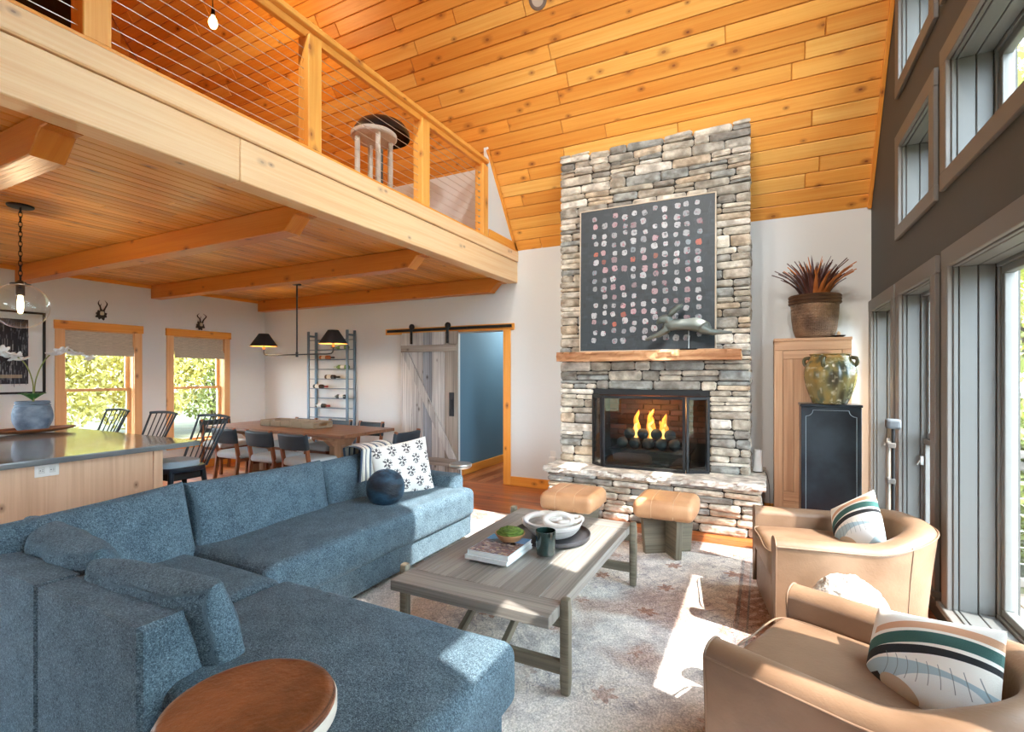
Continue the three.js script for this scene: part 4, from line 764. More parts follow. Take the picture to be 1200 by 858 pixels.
// ---- leather tub chairs
function tubChair(x, z, turn, label) {
  const c = thing('tub_armchair', label, 'armchair', [x, 0.012, z], turn, 'leather tub chairs by the windows');
  // plan: arms run back from the front, then a round back
  const R = 0.335, zc = -0.03, plan = [], zf = 0.40;
  for (let i = 0; i <= 14; i++) plan.push([R + 0.0 * i, lerp(zf, zc, i / 14), 1, 0, 0]);
  for (let i = 1; i < 36; i++) { const a = i / 36 * Math.PI; plan.push([R * Math.cos(a), zc - R * Math.sin(a) * 1.0, Math.cos(a), -Math.sin(a), Math.sin(a)]); }
  for (let i = 0; i <= 14; i++) plan.push([-R, lerp(zc, zf, i / 14), -1, 0, 0]);
  const t = 0.052, prof = (k) => { const H = 0.575 + 0.075 * smooth(0, 1, k), o = 0.018 + 0.03 * k, p = [[t, 0.045], [t + o * 0.1, 0.2], [t + o * 0.5, 0.40], [t + o, H - 0.05]]; for (let i = 0; i <= 8; i++) { const a = i / 8 * Math.PI; p.push([o * (1 - i / 8) + t * Math.cos(a), H - 0.045 + 0.045 * Math.sin(a)]); } p.push([-t + 0.005, 0.45], [-t, 0.28]); return p; };
  const n = prof(0).length, pos = [], uv = [], idx = []; let len = 0;
  plan.forEach((q, i) => { if (i) len += Math.hypot(q[0] - plan[i - 1][0], q[1] - plan[i - 1][1]); let w = 0; const pr = prof(q[4]); pr.forEach(([o, y], j) => { if (j) w += Math.hypot(o - pr[j - 1][0], y - pr[j - 1][1]); pos.push(q[0] + q[2] * o, y, q[1] + q[3] * o); uv.push(len, w); }); });
  for (let i = 0; i + 1 < plan.length; i++) for (let j = 0; j + 1 < n; j++) { const a = i * n + j, b = a + n; idx.push(a, b, b + 1, a, b + 1, a + 1); }
  const g = new THREE.BufferGeometry(); g.setAttribute('position', new THREE.Float32BufferAttribute(pos, 3)); g.setAttribute('uv', new THREE.Float32BufferAttribute(uv, 2)); g.setIndex(idx); g.computeVertexNormals();
  // front ends of the arms
  const ends = [1, -1].map((s) => { const sh = prof(0).map(([o, y]) => [s * (R + o), y]); if (s > 0) sh.reverse(); const e = extrude(s > 0 ? sh : sh, 0.012, 0.003); return boxUV(flat(e).translate(0, 0, zf - 0.004), 1); });
  part('shell', [g, ...ends], M.leather, c);
  for (const s of [1, -1]) part('arm_piping', tube(prof(0).map(([o, y]) => [s * (R + o * 1.01), y, zf + 0.006]), 0.0042, 60, 6), M.leather, c);
  const rim = []; plan.forEach((q, i) => { if (i % 2 === 0) { const p = prof(q[4])[3]; rim.push([q[0] + q[2] * (p[0] + 0.003), p[1] + 0.012, q[1] + q[3] * (p[0] + 0.003)]); } });
  part('rim_piping', tube(rim, 0.0045, 120, 6), M.leather, c);
  for (const s of [1, -1]) { const q = plan[s > 0 ? 20 : plan.length - 21], p = prof(q[4]); part('back_seam', tube(p.slice(0, 6).map(([o, y]) => [q[0] + q[2] * (o + 0.001), y, q[1] + q[3] * (o + 0.001)]), 0.0022, 30, 5), mat('#4a3626', 0.7), c); }
  part('seat_cushion', soft(0.555, 0.15, 0.62, { r: 0.045, crown: 0.025, seed: 6, wob: 0.003 }).translate(0, 0.385, 0.115), M.leather, c);
  part('cushion_piping', tube([[-0.268, 0.455, 0.0], [-0.268, 0.455, 0.36], [-0.24, 0.457, 0.413], [0, 0.46, 0.424], [0.24, 0.457, 0.413], [0.268, 0.455, 0.36], [0.268, 0.455, 0]], 0.004, 60, 6), M.leather, c);
  part('front_rail', soft(0.56, 0.26, 0.06, { r: 0.015, crown: 0, wob: 0.001 }).translate(0, 0.175, 0.372), M.leather, c);
  part('seat_deck', bx(-0.28, 0.28, 0.06, 0.31, -0.28, 0.35, 0.01), M.leather, c);
  part('swivel_base', lathe([[0, 0], [0.25, 0], [0.25, 0.03], [0.2, 0.05], [0, 0.05]], 40), M.blackMatte, c);
  return c;
}
tubChair(0.395, -3.56, -1.41, 'tan leather tub chair nearest the black pedestal cabinet');
tubChair(0.350, -2.005, -1.97, 'tan leather tub chair beside the large picture window');
// ---- chair pillows with a painted leaf pattern
{
  const leaf = (seed) => {
    const cv = document.createElement('canvas'); cv.width = cv.height = 512; const c = cv.getContext('2d'), r = mulberry(seed);
    c.fillStyle = '#e6e4da'; c.fillRect(0, 0, 512, 512);
    c.fillStyle = '#9fb8c0'; c.beginPath(); c.moveTo(0, 360); c.bezierCurveTo(140, 250, 320, 240, 512, 300); c.lineTo(512, 512); c.lineTo(0, 512); c.fill();
    c.fillStyle = '#d9dfdc'; c.beginPath(); c.ellipse(330, 400, 180, 90, -0.3, 0, 6.3); c.fill();
    c.fillStyle = '#2f5a54'; c.beginPath(); c.moveTo(0, 240); c.bezierCurveTo(150, 110, 330, 70, 512, 110); c.lineTo(512, 160); c.bezierCurveTo(330, 130, 150, 180, 0, 310); c.fill();
    c.fillStyle = '#16191c'; c.beginPath(); c.moveTo(0, 300); c.bezierCurveTo(150, 190, 320, 150, 512, 178); c.lineTo(512, 206); c.bezierCurveTo(320, 190, 150, 240, 0, 352); c.fill();
    c.fillStyle = '#c79a78'; c.beginPath(); c.moveTo(60, 130); c.bezierCurveTo(180, 40, 330, 20, 512, 60); c.lineTo(512, 96); c.bezierCurveTo(330, 60, 180, 90, 60, 170); c.fill();
    c.fillStyle = '#15171a'; c.beginPath(); c.moveTo(0, 400); c.lineTo(120, 360); c.lineTo(190, 440); c.lineTo(120, 512); c.lineTo(0, 512); c.fill();
    c.fillStyle = '#b9a68e'; c.beginPath(); c.ellipse(215, 415, 90, 46, 0.5, 0, 6.3); c.fill();
    c.strokeStyle = 'rgba(110,120,120,0.8)'; c.lineWidth = 3; for (let i = 0; i < 9; i++) { c.beginPath(); c.moveTo(150 + i * 42, 250); c.quadraticCurveTo(180 + i * 40, 300, 150 + i * 46, 360); c.stroke(); }
    const t = new THREE.CanvasTexture(cv); t.colorSpace = THREE.SRGBColorSpace; return mat('#ffffff', 0.85, { map: t, bumpMap: T.fine, bumpScale: 0.001 });
  };
  const m = leaf(3);
  const a = single('leaf_pillow', pillow(0.35, 0.35, 0.14, { seed: 4 }), m, 'leaf-patterned pillow on the tub chair by the black cabinet', 'pillow', [0.50, 0.575, -3.62], 0, 'leaf pillows on the tub chairs'); a.rotation.set(-0.30, -1.05, 0.62, 'YXZ');
  const b = single('leaf_pillow', pillow(0.39, 0.33, 0.17, { seed: 6 }), m, 'plump leaf-patterned pillow on the tub chair by the picture window', 'pillow', [0.47, 0.555, -2.02], 0, 'leaf pillows on the tub chairs'); b.rotation.set(-0.55, -0.95, 0.30, 'YXZ');
}
// ---- fluffy white pouf between the chairs
{
  const g = ball(0.19, 48, 32), p = g.attributes.position; for (let i = 0; i < p.count; i++) { const x = p.getX(i), y = p.getY(i), z = p.getZ(i), k = 1 + 0.05 * n3(x * 26, y * 26, z * 26, 3) + 0.03 * n3(x * 60, y * 60, z * 60, 5); p.setXYZ(i, x * k, clamp(y * 1.35, -0.235, 0.3) * k, z * k); } g.computeVertexNormals();
  single('fluffy_pouf', g, phys('#d6cfc2', 1, { sheen: 0.3, sheenColor: new THREE.Color('#ffffff'), bumpMap: T.stoneBump, bumpScale: 0.02 }), 'fluffy white sheepskin pouf between the two tub chairs', 'pouf', [0.36, 0.26, -2.90]);
}
// ================================================================ CORNER BY THE CHIMNEY
{ // tall oak cabinet
  const c = thing('oak_cabinet', 'tall pale limed oak cabinet beside the chimney', 'cabinet', [0.405, 0, -5.72]);
  const x0 = 0.088, x1 = 0.722, zb = -5.95, zf = -5.50, h = 1.842;
  wpart('carcass', [bx(x0, x1, 0, h - 0.002, zb, zf - 0.022, 0.003, 1)], M.oak, c);
  wpart('top', [bx(x0 - 0.004, x1 + 0.004, h - 0.03, h, zb, zf + 0.006, 0.004, 0)], M.oak, c);
  wpart('top_rail', [bx(x0, x1, h - 0.115, h - 0.031, zf - 0.022, zf, 0.003, 0)], M.oak, c);
  for (const [a, b] of [[x0, x0 + 0.075], [x1 - 0.075, x1]]) wpart('stile', [bx(a, b, 0.002, h - 0.116, zf - 0.022, zf, 0.003, 1)], M.oak, c);
  const d = new THREE.Group(); d.name = 'door'; c.add(d);
  const dp = (n, g) => mesh(n, g.translate(-c.position.x, 0, -c.position.z), M.oak, d);
  dp('door_rail', bx(x0 + 0.078, x1 - 0.078, h - 0.20, h - 0.12, zf - 0.022, zf - 0.003, 0.003, 0)); dp('door_rail', bx(x0 + 0.078, x1 - 0.078, 0.27, 0.36, zf - 0.022, zf - 0.003, 0.003, 0));
  dp('door_panel', bx(x0 + 0.168, x1 - 0.168, 0.36, h - 0.20, zf - 0.022, zf - 0.008, 0.002, 1)); dp('door_panel', bx(x0 + 0.078, x1 - 0.078, 0.02, 0.268, zf - 0.022, zf - 0.006, 0.002, 0));
  for (const [a, b] of [[x0 + 0.078, x0 + 0.166], [x1 - 0.166, x1 - 0.078]]) dp('door_stile', bx(a, b, 0.362, h - 0.202, zf - 0.022, zf - 0.004, 0.003, 1));
}
{ // woven bronze planter with dried leaves
  const weave = texture(512, 512, (u, v) => { const a = u * 64, b = v * 40, k = (Math.floor(a) + Math.floor(b)) % 2, s = k ? Math.sin((a - Math.floor(a)) * Math.PI) : Math.sin((b - Math.floor(b)) * Math.PI), g = 255 * (0.25 + 0.75 * s) * (0.8 + 0.2 * fbm(u, v, 16, 16, 2, 3)); return [g, g, g]; }, { srgb: false });
  const col = mottle(141, [176, 142, 112], [100, 74, 56], { f: 8, oct: 4, speck: 0.25 });
  const p = thing('woven_planter', 'brown woven planter on the oak cabinet', 'planter', [0.44, 1.843, -5.68]);
  part('body', lathe([[0, 0], [0.15, 0], [0.166, 0.02], [0.187, 0.09], [0.2, 0.2], [0.207, 0.34], [0.206, 0.36], [0.19, 0.36], [0.185, 0.33], [0, 0.30]], 64), mat('#ffffff', 0.5, { map: col, bumpMap: weave, bumpScale: 0.012, metalness: 0.2 }), p);
  part('rim_band', [...Array(3)].map((_, i) => new THREE.TorusGeometry(0.211, 0.016, 10, 56).rotateX(Math.PI / 2).translate(0, 0.345 + i * 0.03, 0)), mat('#d8c6b0', 0.5, { map: col, bumpMap: weave, bumpScale: 0.004, metalness: 0.25 }), p);
  const lm = ['#4a2a22', '#5e332a', '#6d5a5c', '#7a686a', '#b0642a', '#d08038', '#4a2a22', '#c07030'].map((c) => mat(c, 0.6));
  const a = thing('dried_leaves', 'spray of dried rust and purple-grey sword leaves in the woven planter', 'dried plant', [0.44, 2.16, -5.68]);
  for (let i = 0; i < 110; i++) {
    const q = i * 2.39996, d = Math.sqrt(i / 110), lean = (0.06 + 0.55 * d) * (Math.sin(q) < 0 ? 1 - 0.6 * Math.abs(Math.sin(q)) : 1), L = rr(0.34, 0.50) * (1 - 0.12 * d), w = rr(0.016, 0.028), pos = [], n = 5;
    for (let k = 0; k <= n; k++) { const t = k / n, b = lean * t * (1 + 0.25 * t), r = 0.10 * d + Math.sin(b) * L * t, y = Math.cos(b * 0.8) * L * t, ww = w * (1 - Math.pow(t, 2.2)) + 0.0006, cx = Math.cos(q), cz = Math.sin(q); pos.push([r * cx - cz * ww, y, r * cz + cx * ww], [r * cx + cx * 0.005, y - 0.004, r * cz + cz * 0.005], [r * cx + cz * ww, y, r * cz - cx * ww], [r * cx - cx * 0.002, y + 0.003, r * cz - cz * 0.002]); }
    const tri = []; for (let k = 0; k < n; k++) for (let j = 0; j < 4; j++) { const A = pos[k * 4 + j], B = pos[k * 4 + (j + 1) % 4], C = pos[k * 4 + 4 + (j + 1) % 4], D = pos[k * 4 + 4 + j]; tri.push(...A, ...B, ...C, ...A, ...C, ...D); }
    const g = new THREE.BufferGeometry(); g.setAttribute('position', new THREE.Float32BufferAttribute(tri, 3)); g.computeVertexNormals();
    part('leaf', g, lm[(i * 7) % lm.length], a);
  }
  const di = thing('trinket_dish', 'tiny dark dish with a pale knob on the cabinet edge', 'dish', [0.625, 1.843, -5.555]);
  part('dish', turned([[0.001, 0], [0.03, 0.001], [0.052, 0.012], [0.055, 0.018], [0.04, 0.016], [0.001, 0.01]], 24), M.black, di); part('knob', turned([[0.001, 0.012], [0.012, 0.014], [0.016, 0.03], [0.008, 0.05], [0.001, 0.056]], 16), mat('#d2b088', 0.5), di);
}
{ // black pedestal cabinet with a thin inlay line
  const c = thing('black_pedestal_cabinet', 'black lacquered pedestal cabinet with thin silver inlay line', 'cabinet', [0.525, 0, -5.325]);
  const lac = mat('#ffffff', 0.28, { map: mottle(151, [44, 56, 64], [20, 26, 32], { f: 5, oct: 5 }) });
  wpart('body', [bx(0.298, 0.752, 0.0, 1.205, -5.47, -5.186, 0.004, 1)], lac, c);
  wpart('top', [bx(0.290, 0.760, 1.205, 1.228, -5.474, -5.178, 0.004, 0)], lac, c);
  const x0 = 0.335, x1 = 0.715, y0 = 0.06, y1 = 1.175, k = 0.055, z = -5.1845, pts = [];
  const arc = (cx, cy, a0) => { for (let i = 0; i <= 8; i++) { const a = a0 - i / 8 * Math.PI / 2; pts.push([cx + k * Math.cos(a), cy + k * Math.sin(a), z]); } };
  arc(x0, y1, 0); const ptsL = pts.splice(0); arc(x1, y1, -Math.PI / 2); const ptsR = pts.splice(0);
  const line = [[x0, y0, z], [x0, y1 - k, z], ...ptsL.reverse().slice(1), ...ptsR.reverse(), [x1, y1 - k, z], [x1, y0, z], [x0, y0, z]];
  const segs = []; for (let i = 0; i + 1 < line.length; i++) { if (Math.hypot(line[i][0] - line[i + 1][0], line[i][1] - line[i + 1][1]) > 1e-4) segs.push(rod(line[i], line[i + 1], 0.0024, 0.0024, 5)); }
  wpart('inlay', segs, mat('#9fb0b8', 0.35, { metalness: 0.6 }), c, 'thin silver inlay line');
}
{ // glazed pot with lug handles
  const p = thing('glazed_pot', 'ribbed olive glazed pot with lug handles on the black cabinet', 'pot', [0.528, 1.2285, -5.288]);
  const glaze = texture(512, 512, (u, v) => { const a = fbm(u, v, 7, 5, 4, 61), b = fbm(u, v, 22, 14, 3, 63), c = fbm(u, v, 40, 40, 2, 66); let k = mixc([112, 104, 66], [158, 124, 62], clamp((a - 0.4) * 3)); k = mixc(k, [66, 78, 66], clamp((b - 0.52) * 3)); k = mixc(k, [40, 36, 28], clamp((0.42 - a) * 4)); return mixc(k, [196, 190, 168], clamp((c - 0.6) * 2.4)); });
  const g = turned([[0.001, 0.0], [0.12, 0.0], [0.145, 0.03], [0.185, 0.14], [0.205, 0.25], [0.195, 0.34], [0.16, 0.405], [0.15, 0.43], [0.162, 0.445], [0.152, 0.447], [0.14, 0.42], [0.15, 0.36], [0.001, 0.34]], 72, 60), q = g.attributes.position;
  for (let i = 0; i < q.count; i++) { const x = q.getX(i), y = q.getY(i), z = q.getZ(i), a = Math.atan2(z, x), m = Math.sin(clamp(y / 0.42) * Math.PI), k = 1 - 0.045 * m * Math.pow(Math.abs(Math.cos(a * 4)), 8); q.setXYZ(i, x * k, y, z * k); } g.computeVertexNormals();
  const gm = mat('#ffffff', 0.22, { map: glaze, bumpMap: T.stoneBump, bumpScale: 0.003 }); part('body', g, gm, p);
  for (let i = 0; i < 4; i++) { const a = i * Math.PI / 2 + 0.35, c = Math.cos(a), s = Math.sin(a); part('handle', tube([[0.18, 0.33], [0.207, 0.365], [0.203, 0.405], [0.16, 0.415]].map(([r, y]) => [r * c, y, r * s]), 0.016, 20, 10), mat('#4c4a30', 0.25), p); }
}
{ // speaker on the hearth
  const s = thing('smart_speaker', 'small white cylindrical speaker on the hearth end', 'speaker', [-0.058, 0.503, -5.62]);
  part('body', lathe([[0, 0.01], [0.044, 0.01], [0.047, 0.02], [0.040, 0.22], [0.034, 0.23], [0, 0.23]], 32), mat('#e4e2de', 0.6), s); part('foot', lathe([[0, 0], [0.04, 0], [0.04, 0.01], [0, 0.01]], 24), M.blackMatte, s);
  part('cable', tube([[0.03, 0.01, -0.02], [0.07, 0.004, 0.0], [0.1, -0.1, 0.02], [0.11, -0.3, 0.0], [0.12, -0.48, -0.05]], 0.003, 40, 6), M.blackMatte, s);
}
{ // plug sockets on the far wall
  const s = thing('wall_socket', 'white wall socket with a plugged-in adapter left of the hearth', 'socket', [-2.43, 0.44, ZF]);
  part('plate', bx(-0.036, 0.036, -0.06, 0.06, 0, 0.006, 0.002), M.white, s); part('adapter', soft(0.10, 0.085, 0.045, { r: 0.02, wob: 0, crown: 0 }).translate(0.004, -0.05, 0.03), M.white, s);
}
{ // slim stand by the windows
  const s = thing('telescope_stand', 'slim black floor stand with a small grey head by the narrow windows', 'stand', [0.835, 0, -4.47]);
  part('pole', rod([0, 0.02, 0], [0, 1.1, 0], 0.011), M.black, s); part('inner_tube', rod([-0.02, 0.02, -0.05], [-0.02, 1.0, -0.05], 0.014), mat('#8a857b', 0.5), s);
  part('head', soft(0.09, 0.075, 0.075, { r: 0.02, wob: 0, crown: 0 }).translate(0, 1.135, 0), mat('#5c6267', 0.5), s);
  for (const y of [0.96, 0.7]) part('clamp', bx(-0.035, 0.015, y, y + 0.038, -0.066, 0.016, 0.004), M.casing, s);
  part('foot', lathe([[0, 0], [0.07, 0], [0.07, 0.012], [0.02, 0.03], [0, 0.03]], 28), M.black, s);
}
// ================================================================ DINING SIDE
{ // sliding barn door
  const d = thing('barn_door', 'weathered grey plank barn door with Z brace on a black track', 'door', [-4.324, 0, -5.88]);
  const xs = [-4.818, -4.63, -4.43, -4.27, -4.05, -3.83];
  for (let i = 0; i < 5; i++) wpart('plank', [bx(xs[i] + 0.0015, xs[i + 1] - 0.0015, 0.012, 2.10, -5.90, -5.872 + (i % 2) * 0.002, 0.003, 1)], M.barn[[0, 1, 2, 3, 4][i]], d);
  wpart('brace', [bx(-4.815, -3.835, 1.815, 1.915, -5.87, -5.845, 0.004, 0)], M.barn[4], d);
  wpart('brace', [bx(-4.815, -3.835, 0.19, 0.30, -5.87, -5.845, 0.004, 0)], M.barn[4], d);
  wpart('brace', [boxUV(flat(extrude([[-4.805, 1.813], [-4.68, 1.813], [-3.84, 0.302], [-3.965, 0.302]], 0.025, 0.003)).translate(0, 0, -5.87), 1, [0.3, 2])], M.barn[1], d);
  wpart('handle', [bx(-3.968, -3.885, 0.90, 1.235, -5.872, -5.862, 0.003), bx(-3.945, -3.908, 1.0, 1.14, -5.862, -5.84, 0.01)], M.black, d);
  for (const x of [-4.628, -3.992]) { const h = wpart('hanger', [bx(x - 0.022, x + 0.022, 1.935, 2.2, -5.862, -5.852, 0.003), lathe([[0, -0.008], [0.045, -0.008], [0.045, 0.008], [0, 0.008]], 28).rotateX(Math.PI / 2).translate(x, 2.185, -5.868)], M.black, d); wpart('bolt', [rod([x, 1.97, -5.852], [x, 1.97, -5.843], 0.012, 0.012, 6), rod([x, 2.05, -5.852], [x, 2.05, -5.843], 0.012, 0.012, 6)], M.black, d); }
  const t = thing('door_track', 'black flat steel track above the barn door', 'track', [-4.07, 2.14, -5.91]);
  wpart('rail', [bx(-5.135, -3.0, 2.122, 2.162, -5.916, -5.906, 0.002, 0)], M.black, t);
  for (const x of [-4.98, -4.3, -3.7, -3.2]) wpart('spacer', [rod([x, 2.142, -5.939], [x, 2.142, -5.898], 0.013, 0.013, 10)], M.black, t);
}
{ // wine rack
  const r = thing('wine_rack', 'tall grey metal ladder wine rack against the far wall', 'rack', [-6.26, 0, -5.86]), m = mat('#6b7d8a', 0.5, { metalness: 0.4 });
  for (const x of [-6.69, -5.83]) for (const z of [-5.79, -5.945]) wpart('upright', [bx(x - 0.022, x + 0.022, 0, 2.19, z - 0.012, z + 0.012, 0.003, 1)], m, r);
  const ys = [2.045, 1.885, 1.728, 1.571, 1.414, 1.257, 1.10, 0.943, 0.786, 0.62];
  for (const y of ys) { for (const z of [-5.81, -5.92]) wpart('rung', [rod([-6.69, y, z], [-5.83, y, z], 0.006, 0.006, 8)], m, r); }
  for (const x of [-6.69, -5.83]) wpart('cross_piece', [bx(x - 0.015, x + 0.015, 2.1, 2.13, -5.945, -5.79, 0.002)], m, r);
  const prof = [[0, 0], [0.034, 0], [0.0375, 0.008], [0.0375, 0.19], [0.03, 0.215], [0.0155, 0.235], [0.0142, 0.29], [0.0155, 0.292], [0.0155, 0.30], [0, 0.30]];
  const kinds = { green: ['#7fa04e', '#f0efe6', '#c8d0b0'], rose: ['#c46a38', '#e8c8a8', '#26282c'], dark: ['#16191c', '#d8d0bc', '#1c1e22'], white: ['#14181c', '#e8e6de', '#8e3030'], pale: ['#14181c', '#e6e6e2', '#d8d8d4'] };
  const spots = [[1, 298, 'green', -1, 'green wine bottle with white label on the second rung'], [2, 218, 'rose', 1, 'rosé wine bottle with orange label on the third rung'], [3, 300, 'green', -1, 'green wine bottle on the fourth rung beside the right upright'], [4, 250, 'dark', 1, 'dark wine bottle with cream label on the fifth rung'], [5, 180, 'white', 1, 'dark wine bottle with red neck foil on the sixth rung'], [6, 292, 'pale', -1, 'dark wine bottle with white neck foil on the seventh rung'], [7, 192, 'white', 1, 'dark wine bottle with white label on the eighth rung']];
  for (const [k, c, kind, dir, label] of spots) {
    const x = -6.745 + (c - 112) * 0.00378, cols = kinds[kind], b = thing('wine_bottle', label, 'bottle', [x, ys[k] + 0.033, -5.865]); const inner = (g) => g.translate(0, -0.15, 0).rotateZ(-dir * Math.PI / 2);
    part('glass', inner(lathe(prof, 20)), phys(cols[0], 0.08, { clearcoat: 1 }), b); part('label_band', inner(lathe([[0.0381, 0.05], [0.0381, 0.14]], 20)), mat(cols[1], 0.7), b); part('foil', inner(lathe([[0.0162, 0.245], [0.0165, 0.303], [0, 0.303]], 14)), mat(cols[2], 0.4), b);
  }
}
{ // dining table
  const t = thing('dining_table', 'long dark walnut dining table on pale trestle legs', 'dining table', [-5.79, 0, -4.83]);
  const n = 6, z0 = -5.31, z1 = -4.35, w = (z1 - z0) / n;
  for (let i = 0; i < n; i++) wpart('plank', [bx(-7.1, -4.48, 0.722, 0.762, z0 + i * w + 0.0007, z0 + (i + 1) * w - 0.0007, 0.003, 0)], M.walnut, t);
  const tre = wood(T.oak, '#d8c4b4', 0.6);
  for (const x of [-6.6, -4.98]) {
    wpart('trestle_post', [bx(x - 0.05, x + 0.05, 0.1, 0.64, -4.98, -4.86, 0.006, 1)], tre, t); wpart('trestle_post', [bx(x - 0.05, x + 0.05, 0.1, 0.64, -4.80, -4.68, 0.006, 1)], tre, t);
    wpart('trestle_head', [boxUV(flat(extrude([[-0.42, 0.72], [-0.42, 0.68], [-0.25, 0.64], [-0.16, 0.56], [0.16, 0.56], [0.25, 0.64], [0.42, 0.68], [0.42, 0.72]], 0.09, 0.004)).rotateY(Math.PI / 2), 2).translate(x - 0.045, 0, -4.83)], tre, t);
    wpart('trestle_foot', [bx(x - 0.06, x + 0.06, 0, 0.1, -5.2, -4.46, 0.012, 2)], tre, t);
  }
  wpart('stretcher', [bx(-6.55, -5.03, 0.26, 0.36, -4.855, -4.805, 0.005, 0)], tre, t);
  // woven tray
  const weave = texture(256, 256, (u, v) => { const a = Math.sin(u * 6.283 * 16) * Math.sin(v * 6.283 * 16), k = 150 + 80 * a + 40 * (hash(Math.floor(u * 128), Math.floor(v * 128), 4) - 0.5); return [k * 1.05, k * 0.95, k * 0.82]; }, { wu: 0.2, wv: 0.2 });
  const y = thing('woven_tray', 'long whitewashed woven tray on the dining table', 'tray', [-5.86, 0.763, -4.86]), wm = mat('#fff4e4', 0.85, { map: weave, bumpMap: weave, bumpScale: 0.004 });
  part('floor', bx(-0.52, 0.52, 0, 0.012, -0.16, 0.16, 0.002), wm, y);
  for (const s of [1, -1]) part('long_side', [...Array(5)].map((_, i) => bx(-0.53 + i * 0.212, -0.322 + i * 0.212, 0, 0.086, s * 0.16 - 0.012, s * 0.16 + 0.012, 0.008)), wm, y);
  for (const s of [1, -1]) part('end', [bx(s * 0.52 - 0.012, s * 0.52 + 0.012, 0, 0.03, -0.16, 0.16, 0.005), bx(s * 0.52 - 0.012, s * 0.52 + 0.012, 0.03, 0.065, -0.16, -0.06, 0.005), bx(s * 0.52 - 0.012, s * 0.52 + 0.012, 0.03, 0.065, 0.06, 0.16, 0.005), bx(s * 0.52 - 0.012, s * 0.52 + 0.012, 0.065, 0.086, -0.16, 0.16, 0.005)], wm, y);
}
// dining chairs
{
  const hide = mat('#33424a', 0.5, { map: mottle(161, [255, 255, 255], [170, 180, 190], { f: 4 }), bumpMap: T.leatherBump, bumpScale: 0.001 }), pad = mat('#c3ccce', 0.9, { bumpMap: T.fine, bumpScale: 0.001 });
  const make = () => {
    const c = thing('dining_chair', '', 'chair', [0, 0, 0], 0, 'dining chairs round the table');
    for (const s of [-1, 1]) { part('front_leg', bar([s * 0.215, 0, 0.215], [s * 0.205, 0.40, 0.20], 0.036, 0.036), M.chairWood, c); part('rear_post', [bar([s * 0.22, 0, -0.26], [s * 0.215, 0.42, -0.21], 0.034, 0.042), bar([s * 0.215, 0.42, -0.21], [s * 0.215, 0.80, -0.275], 0.034, 0.042)], M.chairWood, c); part('side_rail', bx(s * 0.205 - 0.014, s * 0.205 + 0.014, 0.345, 0.395, -0.2, 0.2, 0.003, 2), M.chairWood, c); }
    part('front_rail', bx(-0.2, 0.2, 0.345, 0.395, 0.185, 0.213, 0.003, 0), M.chairWood, c);
    part('seat_pad', soft(0.47, 0.085, 0.46, { r: 0.035, crown: 0.02, wob: 0.002 }).translate(0, 0.425, 0), pad, c, 'pale grey upholstered seat');
    const b = soft(0.485, 0.20, 0.05, { r: 0.022, crown: 0, wob: 0.002, fn: (v) => { v.z -= 0.03 * (1 - Math.pow(v.x / 0.24, 2)); } }); part('back_sling', b.rotateX(-0.17).translate(0, 0.69, -0.255), hide, c, 'dark slate leather back sling');
    return c;
  };
  const c0 = make(), put = (i, x, z, t, label) => { if (!i) { c0.position.set(x, 0, z); c0.rotation.y = t; c0.userData.label = label; } else copy(c0, [x, 0, z], t, label); };
  const S = [[-5.01, -4.37, Math.PI, 'dining chair seen from behind, next to the sofa end of the table'], [-5.62, -4.37, Math.PI, 'dining chair seen from behind, middle of the window-side row facing the wine rack'], [-6.31, -4.37, Math.PI, 'dining chair seen from behind, closest to the island stools'], [-7.42, -4.86, Math.PI / 2, 'dining chair at the table end by the left window wall'], [-4.20, -4.90, -Math.PI / 2, 'dining chair at the table end in front of the barn door'], [-5.16, -5.33, 0, 'dining chair on the wall side, nearest the barn door'], [-5.78, -5.33, 0, 'dining chair on the wall side, below the right edge of the wine rack'], [-6.52, -5.33, 0, 'dining chair on the wall side, below the left edge of the wine rack']];
  S.forEach((s, i) => put(i, ...s));
}
{ // two-shade chandelier
  const c = thing('linear_chandelier', 'black two-arm chandelier with cone shades over the dining table', 'chandelier', [-6.0, 1.775, -4.99]), dm = mat('#3f4a52', 0.45, { metalness: 0.5 });
  part('rod', rod([0, -0.03, 0], [0, 1.0, 0], 0.011), dm, c); part('canopy', lathe([[0, 1.0], [0.06, 1.0], [0.06, 1.014], [0, 1.014]], 28), dm, c); part('hub', rod([0, -0.035, 0], [0, 0.035, 0], 0.018), dm, c);
  for (const s of [-1, 1]) {
    const a = part('arm', tube([[0, 0, 0], [s * 0.4, 0, 0], [s * 0.62, 0, 0], [s * 0.69, 0.01, 0], [s * 0.715, 0.045, 0], [s * 0.715, 0.085, 0]], 0.0095, 50, 8), dm, c);
    part('candle_sleeve', rod([s * 0.715, 0.085, 0], [s * 0.715, 0.165, 0], 0.015), mat('#c98a58', 0.5), a); part('drip_cup', lathe([[0, 0.08], [0.03, 0.082], [0.032, 0.09], [0, 0.09]], 20).translate(s * 0.715, 0, 0), dm, a);
    const sh = part('shade', lathe([[0.195, 0.135], [0.07, 0.325]], 40).translate(s * 0.715, 0, 0), mat('#22262c', 0.8), c, 'black cone shade'); part('shade_lining', lathe([[0.191, 0.137], [0.067, 0.322]], 40).translate(s * 0.715, 0, 0), mat('#c99a5a', 0.5), sh, 'gold lining');
    part('bulb', ball(0.022, 12, 10).translate(s * 0.715, 0.2, 0), mat('#fff1d8', 1, { emissive: new THREE.Color(1, 0.75, 0.45), emissiveIntensity: 8 }), a);
    const l = new THREE.PointLight(new THREE.Color(1, 0.72, 0.42), 0.5, 0, 2); l.position.set(-6.0 + s * 0.715, 1.975, -4.99); l.castShadow = true; scene.add(l);
  }
}
